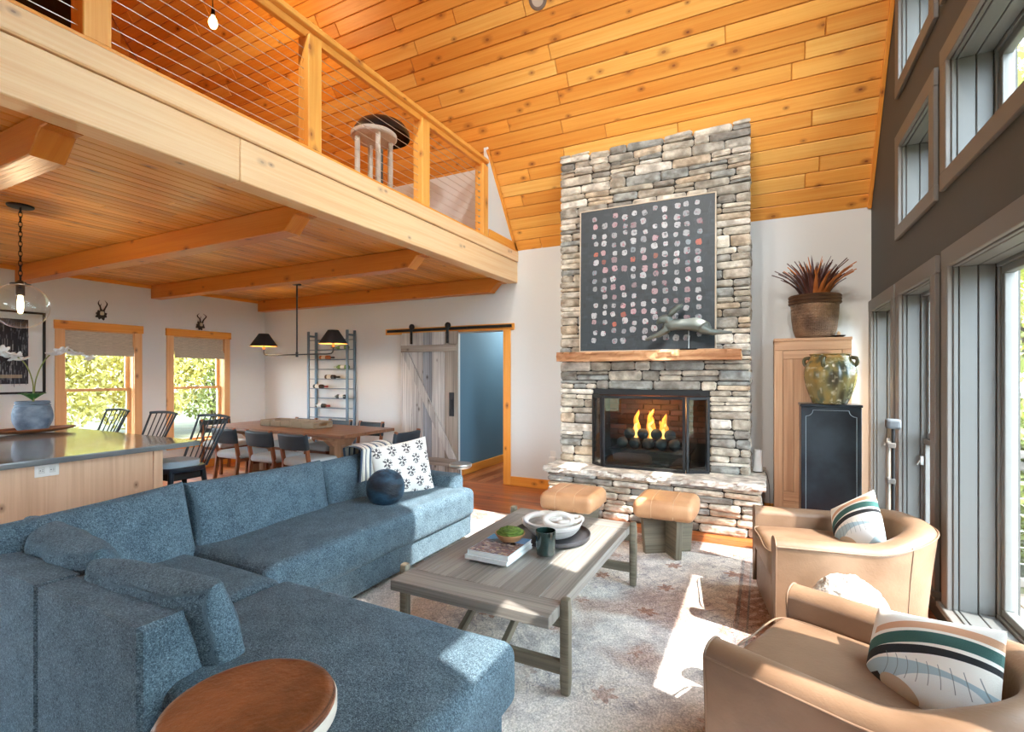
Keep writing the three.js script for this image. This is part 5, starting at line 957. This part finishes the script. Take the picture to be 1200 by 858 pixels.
// ================================================================ ISLAND AND LEFT WALL
{
  const c = thing('island_cabinet', 'cherry-panelled island end with corner stile', 'cabinet', [-5.8, 0, -1.6]);
  wpart('end_panel', [bx(-4.585, -4.555, 0.0, 0.858, -2.352, -0.6, 0.002, 1)], M.cherry, c);
  wpart('corner_stile', [bx(-4.60, -4.545, 0, 0.858, -2.425, -2.355, 0.004, 1)], M.cherry, c);
  wpart('body', [bx(-7.15, -4.586, 0.0, 0.858, -2.40, -0.6, 0.002, 1)], M.cherry, c);
  const o = thing('outlet_plate', 'white double outlet plate on the cherry island panel', 'outlet', [-4.552, 0.815, -1.662]);
  part('plate', bx(-0.003, 0.004, -0.045, 0.045, -0.068, 0.068, 0.003), M.white, o);
  for (const z of [-0.03, 0.03]) { const s = part('socket', bx(0.004, 0.0055, -0.022, 0.022, z - 0.018, z + 0.018, 0.001), mat('#d6d4ce', 0.5), o); part('slot', [bx(0.0055, 0.006, 0.004, 0.006, z - 0.009, z - 0.001, 0), bx(0.0055, 0.006, -0.006, -0.004, z - 0.009, z - 0.001, 0), bx(0.0055, 0.006, -0.003, 0.003, z + 0.006, z + 0.011, 0)], M.blackMatte, s); }
  single('island_countertop', boxUV(soft(2.78, 0.046, 2.22, { r: 0.006, crown: 0, wob: 0, seg: 6 }), 0), M.concrete, 'polished grey concrete countertop with seating overhang', 'countertop', [-5.88, 0.882, -1.595]);
}
{ // spindle-back stools
  const blk = mat('#1d2a36', 0.3), pad = mat('#b9cbd6', 0.85, { bumpMap: T.fine, bumpScale: 0.001 });
  const make = () => {
    const s = thing('spindle_stool', '', 'stool', [0, 0, 0], 0, 'spindle-back counter stools');
    part('seat', soft(0.44, 0.045, 0.42, { r: 0.02, crown: 0, wob: 0, fn: (v) => { const k = Math.hypot(v.x / 0.22, v.z / 0.21); if (k > 0.9) { const q = 0.98 / Math.max(k, 0.98); v.x *= lerp(1, q, 0.8); v.z *= lerp(1, q, 0.8); } } }).translate(0, 0.625, 0), blk, s);
    part('seat_pad', soft(0.38, 0.05, 0.36, { r: 0.024, crown: 0.012, wob: 0.002, fn: (v) => { const k = Math.hypot(v.x / 0.19, v.z / 0.18), q = 1 / Math.max(k, 1); v.x *= q; v.z *= q; } }).translate(0, 0.67, 0.01), pad, s, 'pale blue-grey seat pad');
    part('apron', bx(-0.15, 0.15, 0.53, 0.605, -0.14, 0.14, 0.006), M.blackMatte, s);
    for (const x of [-1, 1]) for (const z of [-1, 1]) part('leg', rod([x * 0.21, 0, z * 0.2], [x * 0.15, 0.61, z * 0.14], 0.017, 0.024, 12), blk, s);
    for (const z of [-1, 1]) part('stretcher', rod([-0.19, 0.2, z * 0.18], [0.19, 0.2, z * 0.18], 0.011), blk, s);
    part('crest_rail', tube([[-0.245, 1.075, -0.335], [-0.13, 1.082, -0.362], [0, 1.085, -0.372], [0.13, 1.082, -0.362], [0.245, 1.075, -0.335]], 0.014, 30, 8), blk, s);
    for (let i = 0; i < 7; i++) { const t = i / 6 * 2 - 1, k = 1 - t * t; part('spindle', rod([t * 0.185, 0.64, -0.15 - 0.03 * k], [t * 0.232, 1.075, -0.336 - 0.034 * k], i % 6 ? 0.006 : 0.012, i % 6 ? 0.006 : 0.010, 8), blk, s); }
    return s;
  };
  const s0 = make(); s0.position.set(-4.88, 0, -2.73); s0.userData.label = 'spindle-back stool at the sofa end of the island, seat in view';
  copy(s0, [-5.74, 0, -2.73], 0, 'middle spindle-back stool of the row behind the island'); copy(s0, [-6.66, 0, -2.73], 0, 'spindle-back stool in front of the window behind the island');
}
{ // orchid in its pot on a wooden board
  const b = thing('dough_board', 'long carved wooden dough board under the orchid pot', 'board', [-6.52, 0.906, -2.26]);
  const g = new THREE.SphereGeometry(1, 40, 20), p = g.attributes.position; for (let i = 0; i < p.count; i++) { const x = p.getX(i), y = p.getY(i), z = p.getZ(i); p.setXYZ(i, x * 0.17, y > 0 ? 0.05 - 0.04 * (1 - Math.pow(Math.hypot(x, z), 2)) : 0.05 + y * 0.05, z * 0.36); } g.computeVertexNormals();
  part('board', boxUV(flat(g), 2), wood(T.walnut, '#ffe0c0', 0.4), b);
  const pt = thing('orchid_pot', 'round blue-grey textured pot on the dough board', 'pot', [-6.52, 0.922, -2.27]);
  const rings = [[0.001, 0], [0.085, 0.0], [0.118, 0.03], [0.148, 0.10], [0.154, 0.16], [0.146, 0.22], [0.130, 0.26]];
  part('body', turned([...rings, [0.126, 0.27], [0.125, 0.285], [0.130, 0.30], [0.123, 0.303], [0.113, 0.27], [0.001, 0.26]], 56, 60), mat('#ffffff', 0.6, { map: mottle(171, [136, 154, 172], [74, 92, 112], { f: 9, oct: 5, speck: 0.3 }), bumpMap: T.stoneBump, bumpScale: 0.006 }), pt);
  part('rim_band', [new THREE.TorusGeometry(0.132, 0.006, 8, 48).rotateX(Math.PI / 2).translate(0, 0.262, 0), new THREE.TorusGeometry(0.129, 0.006, 8, 48).rotateX(Math.PI / 2).translate(0, 0.288, 0)], mat('#71869a', 0.6), pt);
  const o = thing('orchid', 'white orchid with arching stems in the blue pot', 'plant', [-6.52, 1.19, -2.27]);
  const lf = mat('#3f7a34', 0.45), st = mat('#7f8a4a', 0.6), fl = mat('#e4eaf0', 0.6), ctr = mat('#c9a860', 0.6);
  for (let i = 0; i < 9; i++) { const a = i * 2.4, L = rr(0.09, 0.14), lg = new THREE.SphereGeometry(1, 12, 8), q = lg.attributes.position; for (let k = 0; k < q.count; k++) { const t = (q.getX(k) + 1) / 2; q.setXYZ(k, t * L, q.getY(k) * 0.006 + 0.17 * t - 0.10 * t * t + 0.04, q.getZ(k) * 0.036 * Math.sin(Math.PI * clamp(0.1 + t * 0.9))); } lg.computeVertexNormals(); part('leaf', lg.rotateY(a), lf, o, 'glossy green leaf'); }
  const stems = [[[0, 0.02, 0], [0.02, 0.24, 0.01], [0.0, 0.44, 0.08], [-0.03, 0.53, 0.22], [-0.05, 0.49, 0.36]], [[0.02, 0.02, 0], [0.03, 0.28, -0.02], [0.04, 0.50, -0.12], [0.03, 0.56, -0.28], [0.02, 0.50, -0.44]]];
  stems.forEach((s) => {
    part('stem', tube(s, 0.0055, 40, 6), st, o);
    const cv = new THREE.CatmullRomCurve3(s.map((v) => new THREE.Vector3(...v)), false, 'centripetal');
    for (let k = 0; k < 9; k++) {
      const P = cv.getPoint(0.52 + k * 0.06), r = 0.062 * (1 - k * 0.03), petals = [];
      for (let q = 0; q < 5; q++) petals.push(ball(1, 8, 6).scale(r * 0.62, r * 0.16, r * 0.42).translate(r * 0.62, 0, 0).rotateZ(0.25).rotateY(q * 1.2566));
      const f = part('flower', merge(petals).rotateX(rr(0.2, 1.2)).rotateY(rr(0, 6)).translate(P.x + rr(-0.03, 0.03), P.y - 0.012 + rr(-0.03, 0.012), P.z + rr(-0.02, 0.02)), fl, o, 'white orchid flower');
    }
  });
}
{ // glass globe pendant
  const p = thing('globe_pendant', 'clear glass globe pendant hanging on a dark chain', 'pendant lamp', [-5.09, 2.02, -1.70]), dk = mat('#2c2a30', 0.4, { metalness: 0.6 });
  part('canopy', lathe([[0, 0.755], [0.075, 0.755], [0.08, 0.762], [0.08, 0.77], [0, 0.77]], 32), dk, p);
  for (let i = 0; i < 15; i++) part('chain_link', new THREE.TorusGeometry(0.015, 0.0034, 6, 14).scale(0.72, 1.55, 1).rotateY(i % 2 ? Math.PI / 2 : 0).translate(0, 0.738 - i * 0.0375, 0), dk, p);
  part('cap', [lathe([[0, 0.195], [0.012, 0.195], [0.03, 0.175], [0.06, 0.17], [0.06, 0.158], [0, 0.158]], 28), rod([-0.085, 0.168, 0], [0.085, 0.168, 0], 0.006)], dk, p);
  part('socket', rod([0, 0.08, 0], [0, 0.16, 0], 0.026, 0.026, 18), dk, p);
  part('globe', lathe([...Array(30)].map((_, i) => { const a = -Math.PI / 2 + i / 29 * (Math.PI * 0.87); return [0.172 * Math.cos(a), 0.172 * Math.sin(a)]; }), 56), phys('#f4f8f8', 0.0, { transmission: 1, ior: 1.6, thickness: 0 }), p, 'clear glass globe');
  part('bulb', turned([[0.001, -0.055], [0.014, -0.05], [0.019, 0.0], [0.017, 0.05], [0.012, 0.08], [0.001, 0.082]], 20), mat('#fff2dc', 1, { emissive: new THREE.Color(1, 0.72, 0.4), emissiveIntensity: 7 }), p, 'glowing filament bulb');
  const l = new THREE.PointLight(new THREE.Color(1, 0.72, 0.42), 0.7, 0, 2); l.position.set(-5.09, 2.03, -1.70); l.castShadow = true; scene.add(l);
}
{ // framed abstract on the left wall
  const cv = document.createElement('canvas'); cv.width = cv.height = 512; const c = cv.getContext('2d'), r = mulberry(31);
  c.fillStyle = '#dfe2e0'; c.fillRect(0, 0, 512, 512); c.fillStyle = '#232630'; c.fillRect(60, 40, 380, 420);
  for (let i = 0; i < 700; i++) { c.fillStyle = pick(['#8f949c', '#d6d8da', '#15171c', '#4a4e58']); c.globalAlpha = 0.5; c.fillRect(60 + r() * 378, 40 + r() * 400, 2 + r() * 3, 8 + r() * 40); } c.globalAlpha = 0.8; c.fillStyle = '#b9a68c'; c.fillRect(60, 240, 200, 40); c.fillRect(150, 400, 260, 22); c.globalAlpha = 1;
  const tx = new THREE.CanvasTexture(cv); tx.colorSpace = THREE.SRGBColorSpace;
  const a = thing('framed_abstract', 'black and grey abstract in a dark frame on the left wall', 'picture', [XL, 1.755, -2.40]);
  for (const g of [bx(0, 0.03, -0.50, -0.475, -0.5, 0.5, 0.003), bx(0, 0.03, 0.475, 0.5, -0.5, 0.5, 0.003), bx(0, 0.03, -0.475, 0.475, -0.5, -0.475, 0.003), bx(0, 0.03, -0.475, 0.475, 0.475, 0.5, 0.003)]) part('frame', g, M.blackMatte, a);
  part('print', new THREE.PlaneGeometry(0.95, 0.95).rotateY(Math.PI / 2).translate(0.008, 0, 0), mat('#ffffff', 0.7, { map: tx }), a);
}
{ // antler mounts
  const dk = mat('#2a2320', 0.7), ant = mat('#3c2d24', 0.6), bone = mat('#c9bfa4', 0.7);
  const mount = (z, y, k, label) => {
    const m = thing('antler_mount', label, 'antlers', [XL, y, z], 0, 'small antler mounts over the windows');
    const pts = []; for (let i = 0; i < 40; i++) { const a = i / 40 * 6.2832, r = 0.062 * (1 + 0.16 * Math.sin(a * 9) + 0.08 * Math.sin(a * 5 + k)) * (Math.sin(a) < 0 ? 1.15 : 0.95); pts.push([Math.cos(a) * r * 0.92, Math.sin(a) * r]); }
    part('carved_plaque', flat(extrude(pts, 0.018, 0.004)).rotateY(Math.PI / 2), dk, m, 'dark carved leaf plaque');
    part('skull_plate', soft(0.03, 0.055, 0.045, { r: 0.014, wob: 0.002, crown: 0 }).translate(0.028, 0.012, 0), bone, m, 'pale skull plate');
    for (const s of [-1, 1]) part('antler', merge([sweep([[0.03, 0.04, s * 0.014], [0.05, 0.09, s * 0.03], [0.045, 0.14, s * (0.04 + 0.01 * k)], [0.03, 0.185, s * 0.03]], [0.011, 0.009, 0.007, 0.002], 16, 7), sweep([[0.05, 0.095, s * 0.031], [0.075, 0.115, s * 0.036], [0.085, 0.135, s * 0.034]], [0.006, 0.004, 0.001], 8, 6)]), ant, m);
  };
  mount(-3.49, 2.305, 1, 'small dark antler mount above the window nearer the picture'); mount(-4.815, 2.27, 3, 'small antler mount above the window nearer the corner');
}
{ // woven roman shades
  const wv = texture(256, 512, (u, v) => { const n = fbm(u, v, 8, 120, 2, 71), k = 0.9 + 0.45 * (n - 0.5) + 0.12 * (hash(Math.floor(u * 128), Math.floor(v * 256), 2) - 0.5); return [228 * k, 214 * k, 194 * k]; }, { wu: 0.4, wv: 0.4 });
  const m = phys('#ffffff', 0.95, { map: wv, transmission: 0.2, thickness: 0, side: THREE.DoubleSide });
  const shade = (z0, z1, label) => {
    const s = thing('roman_shade', label, 'blind', [XL - 0.03, 2.06, (z0 + z1) / 2], 0, 'woven roman shades'), w = z1 - z0 - 0.03;
    part('headrail', bx(-0.02, 0.02, -0.03, 0.005, -w / 2, w / 2, 0.003, 2), M.trim, s);
    [[0.0, -0.215, 0.018, 0.022], [-0.185, -0.262, 0.036, 0.050], [-0.225, -0.318, 0.054, 0.068]].forEach(([a, b, x0, x1]) => part('fold', bar([x0, a, -w / 2], [x0, a, w / 2], 0.001, 0.001) && new THREE.BoxGeometry(0.012, a - b, w, 1, 6, 1).translate((x0 + x1) / 2, (a + b) / 2, 0), m, s));
  };
  shade(LW[0][0], LW[0][1], 'woven roman shade half lowered in the window behind the island'); shade(LW[1][0], LW[1][1], 'woven roman shade half lowered in the window behind the dining chairs');
}
// ================================================================ LOFT
{
  const r = thing('loft_railing', 'pine loft railing with steel cables', 'railing', [XB, 3.142, -3.2]);
  const posts = [0.12, -1.27, -2.61, -3.955, -5.12];
  posts.forEach((z, i) => { if (i) wpart('post', [bx(XB - 0.115, XB - 0.002, 3.142, 3.975, z - 0.06, z + 0.06, 0.005, 1)], M.pine[1], r); });
  wpart('top_rail', [bx(XB - 0.13, XB + 0.012, 4.012, 4.055, -5.18, ZN, 0.006, 2)], M.pine[1], r);
  wpart('sub_rail', [bx(XB - 0.075, XB - 0.03, 3.955, 4.011, -5.18, ZN, 0.004, 2)], M.trim, r);
  for (let i = 0; i < 10; i++) { const y = 3.205 + i * 0.0745; wpart('cable', [rod([XB - 0.055, y, 0.6], [XB - 0.055, y, -5.09], 0.0028, 0.0028, 6)], mat('#d9d6cf', 0.3, { metalness: 0.8 }), r, 'thin steel cable'); wpart('cable_nut', [ball(0.0105, 10, 8).translate(XB - 0.055, y, -5.055)], M.steel, r); }
}
{ // cat tree
  const c = thing('cat_tree', 'pale carpeted round cat tree behind the loft railing', 'cat tree', [-3.42, 3.1, -3.75]), cp = mat('#d8cfc0', 1, { bumpMap: T.stoneBump, bumpScale: 0.01 });
  part('top_platform', lathe([[0, 0.70], [0.205, 0.70], [0.22, 0.715], [0.22, 0.745], [0.2, 0.76], [0, 0.745]], 40), cp, c); part('lower_platform', lathe([[0, 0.10], [0.21, 0.10], [0.225, 0.115], [0.225, 0.14], [0.2, 0.155], [0, 0.15]], 40), cp, c);
  part('base', lathe([[0, 0], [0.24, 0], [0.24, 0.03], [0, 0.035]], 40), cp, c);
  for (let i = 0; i < 4; i++) { const a = 0.6 + i * Math.PI / 2, x = Math.cos(a) * 0.16, z = Math.sin(a) * 0.16; part('post', rod([x, 0.03, z], [x, 0.70, z], 0.026, 0.026, 14), cp, c); }
}
{ // dome floor lamp
  const l = thing('dome_floor_lamp', 'black dome floor lamp behind the cat tree on the loft', 'floor lamp', [-3.72, 3.1, -4.20]);
  part('base', lathe([[0, 0], [0.14, 0], [0.14, 0.02], [0, 0.025]], 32), M.black, l); part('pole', rod([0, 0.02, 0], [0, 1.0, 0], 0.014), mat('#5f6e78', 0.4, { metalness: 0.5 }), l);
  part('shade', lathe([[0.30, 0.98], [0.295, 1.03], [0.25, 1.10], [0.15, 1.155], [0.001, 1.175]], 48), mat('#17181b', 0.35), l); part('shade_inside', lathe([[0.296, 0.982], [0.29, 1.03], [0.245, 1.095], [0.148, 1.15], [0.001, 1.168]], 48), mat('#2a2b2f', 0.4), l);
}
{ // bare bulb on a flex
  const P = [-5.0, 5.08, -3.14], b = thing('bulb_pendant', 'bare filament bulb on a black flex above the loft', 'pendant lamp', P);
  part('flex', tube([[0, 0.11, 0], [-0.02, 0.8, 0.02], [0.0, 1.4, 0.0], [0, roofY(P[2]) - P[1] - 0.03, 0]], 0.005, 40, 6), M.black, b); part('socket', rod([0, 0.06, 0], [0, 0.13, 0], 0.022, 0.016), M.black, b);
  part('bulb', turned([[0.001, -0.07], [0.026, -0.06], [0.042, -0.02], [0.036, 0.02], [0.018, 0.05], [0.015, 0.065]], 20), mat('#ffe2b0', 1, { emissive: new THREE.Color(1, 0.62, 0.25), emissiveIntensity: 7 }), b, 'glowing amber bulb');
  const l = new THREE.PointLight(new THREE.Color(1, 0.66, 0.32), 2.2, 0, 2); l.position.set(P[0], P[1] - 0.01, P[2]); l.castShadow = true; scene.add(l);
}
// recessed ceiling lights: far one in view, unseen near ones added as fill
{
  const a = Math.atan(SLOPE), glow = mat('#fff4e2', 0.6, { emissive: new THREE.Color(1, 0.9, 0.74), emissiveIntensity: 1.2 }), off = mat('#cfc8bc', 0.5);
  const can = (x, z, lit, label) => {
    const far = z < RZ, y = roofY(z), n = [0, -Math.cos(a), far ? Math.sin(a) : -Math.sin(a)], l = thing('recessed_light', label, 'ceiling light', [x, y + n[1] * 0.002, z + n[2] * 0.002], 0, 'recessed ceiling lights'); l.rotation.x = (far ? -1 : 1) * a;
    part('trim_ring', lathe([[0.062, -0.006], [0.09, -0.008], [0.094, -0.001], [0.09, 0]], 40), mat('#8b8580', 0.4, { metalness: 0.5 }), l); part('lens', lathe([[0.0, -0.004], [0.064, -0.004]], 32), lit ? glow : off, l);
    if (!lit) return;
    const s = new THREE.SpotLight(new THREE.Color(1, 0.96, 0.9), lit, 0, 0.62, 1, 2); s.position.set(x + n[0] * 0.03, y + n[1] * 0.03, z + n[2] * 0.03); s.target.position.set(x * 0.9 - 0.1, 2.6, ZF); s.shadow.radius = 4; s.castShadow = true; scene.add(s, s.target);
  };
  can(-1.99, -4.49, 0, 'round recessed spotlight in the plank ceiling over the hearth');
  for (const x of [-2.3, -1.1, 0.1]) can(x, 0.3, 19, 'added unseen fill spotlight in the near slope of the ceiling');
}
// ================================================================ OUTSIDE
{
  struct('ground', bx(-60, 60, -0.9, -0.6, -60, 60, 0), mat('#77755a', 1, { map: mottle(181, [200, 200, 170], [130, 140, 90], { f: 12, wu: 8, wv: 8 }) }), 'grassy ground outside');
  const d = thing('wooden_deck', 'weathered grey board deck outside the picture window', 'deck', [2.9, 0, -2.5]), dm = ['#b3a898', '#a89c8c', '#bcb2a2'].map((c) => wood(T.barn, c, 0.85));
  for (let x = 1.26; x < 4.4; x += 0.145) wpart('board', [bx(x, x + 0.138, -0.10, -0.065, -4.8, 3, 0.004, 2)], pick(dm), d);
  wpart('joist', [bx(1.25, 4.4, -0.6, -0.105, -4.8, 3, 0)], dm[1], d);
  const r = thing('deck_railing', 'dark stained deck railing beyond the picture window', 'railing', [4.3, -0.065, -2.5]), rm = mat('#6f6a62', 0.8);
  wpart('top_rail', [bx(1.3, 4.36, 0.91, 0.95, -4.82, -4.68, 0.004, 0)], rm, r); wpart('mid_rail', [bx(1.3, 4.34, 0.82, 0.88, -4.77, -4.73, 0.004, 0)], rm, r); wpart('bottom_rail', [bx(1.3, 4.34, 0.0, 0.06, -4.77, -4.73, 0.004, 0)], rm, r);
  wpart('top_rail', [bx(4.22, 4.36, 0.91, 0.95, -4.68, 3, 0.004, 2)], rm, r); wpart('bottom_rail', [bx(4.27, 4.31, 0.0, 0.06, -4.73, 3, 0.004, 2)], rm, r);
  for (const x of [1.32, 2.8, 4.24]) wpart('post', [bx(x, x + 0.1, -0.065, 0.91, -4.80, -4.70, 0.004, 1)], rm, r);
  for (let z = -3; z <= 3; z += 1.9) wpart('post', [bx(4.24, 4.34, -0.065, 0.91, z, z + 0.1, 0.004, 1)], rm, r);
  for (let i = 0; i < 6; i++) { const y = 0.16 + i * 0.115; wpart('cable', [rod([1.3, y, -4.75], [4.3, y, -4.75], 0.004, 0.004, 6)], M.steel, r); wpart('cable', [rod([4.29, y, -4.75], [4.29, y, 3], 0.004, 0.004, 6)], M.steel, r); }
}
function leafCloud(n, fn, size, seed) {   // leaves: bent diamonds with depth
  const r = mulberry(seed), pos = [];
  for (let i = 0; i < n; i++) {
    const [x, y, z] = fn(r), s = size * (0.6 + 0.8 * r()), a = r() * 6.283, b = (r() - 0.5) * 2.4, ux = Math.cos(a) * Math.cos(b), uy = Math.sin(b), uz = Math.sin(a) * Math.cos(b), vx = -Math.sin(a), vz = Math.cos(a), t = r() - 0.5;
    const wx = vx * 0.5, wy = t * 0.6, wz = vz * 0.5, A = [x - ux * s, y - uy * s, z - uz * s], B = [x + wx * s, y + wy * s, z + wz * s], C = [x + ux * s, y + uy * s - 0.2 * s, z + uz * s], D = [x - wx * s, y - wy * s, z - wz * s];
    pos.push(...A, ...B, ...C, ...A, ...C, ...D);
  }
  const g = new THREE.BufferGeometry(); g.setAttribute('position', new THREE.Float32BufferAttribute(pos, 3)); g.computeVertexNormals(); return g;
}
const leafMat = (c) => phys(c, 0.9, { transmission: 0.45, thickness: 0, side: THREE.DoubleSide });
const LEAF = ['#96a04e', '#b2ac58', '#7c8c44', '#c2b65e', '#86964e'].map(leafMat), BARK = mat('#6b6156', 0.95, { map: T.barn, bumpMap: T.stoneBump, bumpScale: 0.02 });
const HUE = ['olive-green', 'yellow-olive', 'deep green', 'golden yellow', 'sage green'];
let treeSeed = 400;
function tree(x, z, h, r, k, label, group, base = -0.6) {
  const t = thing('leafy_tree', label, 'tree', [x, base, z], 0, group), seed = treeSeed++, q = mulberry(seed), limbs = [], tips = [];
  part('trunk', sweep([[0, 0, 0], [0.1 * (q() - 0.5), h * 0.3, 0.1], [0.3 * (q() - 0.5), h * 0.6, 0], [0.4 * (q() - 0.5), h * 0.95, 0.2]], [h * 0.022, h * 0.017, h * 0.011, 0.01], 20, 8), BARK, t);
  for (let i = 0; i < 9; i++) { const y = h * (0.22 + 0.075 * i), a = i * 2.4 + q(), L = r * (1.05 - 0.05 * i), e = [Math.cos(a) * L, y + L * 0.35, Math.sin(a) * L]; limbs.push(sweep([[0, y, 0], [e[0] * 0.5, y + L * 0.12, e[2] * 0.5], e], [h * 0.007, h * 0.0045, 0.006], 10, 5)); tips.push(e, [e[0] * 0.6, y + L * 0.2, e[2] * 0.6]); }
  part('branches', limbs, BARK, t);
  const f = part('foliage', leafCloud(Math.round(1600 + 300 * h), (w) => { const e = tips[Math.floor(w() * tips.length)], d = r * 0.55 * Math.cbrt(w()), a = w() * 6.283, c = w() * 2 - 1, s = Math.sqrt(1 - c * c); return [e[0] + d * s * Math.cos(a), e[1] + d * c * 0.8 + 0.1, e[2] + d * s * Math.sin(a)]; }, 0.085, seed), LEAF[k % 5], t); f.userData.kind = 'stuff';
}
function bush(x, z, h, r, k, label, group) {
  const t = thing('leafy_shrub', label, 'shrub', [x, -0.6, z], 0, group), seed = treeSeed++, q = mulberry(seed), st = [];
  for (let i = 0; i < 7; i++) { const a = i * 0.9, e = [Math.cos(a) * r * 0.6, h * 0.6, Math.sin(a) * r * 0.6]; st.push(sweep([[0, 0, 0], [e[0] * 0.4, h * 0.4, e[2] * 0.4], e], [0.03, 0.02, 0.006], 10, 5)); }
  part('stems', st, BARK, t);
  const f = part('foliage', leafCloud(13000, (w) => { const d = Math.cbrt(w()), a = w() * 6.283, c = w() * 2 - 1, s = Math.sqrt(1 - c * c); return [d * s * Math.cos(a) * r, h * 0.55 + d * c * h * 0.5, d * s * Math.sin(a) * r]; }, 0.08, seed), LEAF[k % 5], t); f.userData.kind = 'stuff';
}
for (const [x, z, h, r, k] of [[2.6, -8.6, 6.5, 1.5, 0], [4.4, -10.5, 8, 1.9, 1], [3.2, -13, 9, 2.2, 3], [6.2, -14.5, 9.5, 2.4, 2], [5.0, -18.5, 11, 2.6, 4], [8.4, -20, 12, 3, 1], [7.0, -25, 13, 3.2, 0], [1.6, -11.2, 7, 1.7, 2], [9.5, -8, 10, 2.6, 3], [11, -2, 9, 2.6, 0]]) tree(x, z, h, r, k, `tall ${HUE[k]} tree beyond the deck`, 'trees beyond the deck');
for (const [x, z, h, r, k] of [[-17, -6, 5.5, 2.0, 1], [-17.6, -8.6, 6, 2.2, 3], [-18, -11.4, 6, 2.2, 0], [-17.2, -14, 5.6, 2.0, 2], [-20.5, -7.4, 8, 2.8, 3], [-21, -11, 8.4, 3.0, 1], [-20, -15, 8, 2.8, 1], [-19.5, -3.6, 7, 2.6, 0], [-16.6, -16.6, 5, 2.0, 3]]) bush(x, z, h, r, k, `dense ${HUE[k]} shrub outside the left windows`, 'shrubs outside the left windows');
for (const [x, z, h, r, k] of [[3.4, -7.4, 2.0, 1.1, 1], [5.4, -8.8, 2.6, 1.4, 3], [1.9, -7.0, 1.8, 0.9, 0]]) bush(x, z, h, r, k, `low ${HUE[k]} shrub growing just past the deck railing`, 'shrubs by the deck');
scene.traverse((o) => { if (o.isMesh) { o.castShadow = true; o.receiveShadow = true; } });
renderer.render(scene, camera);
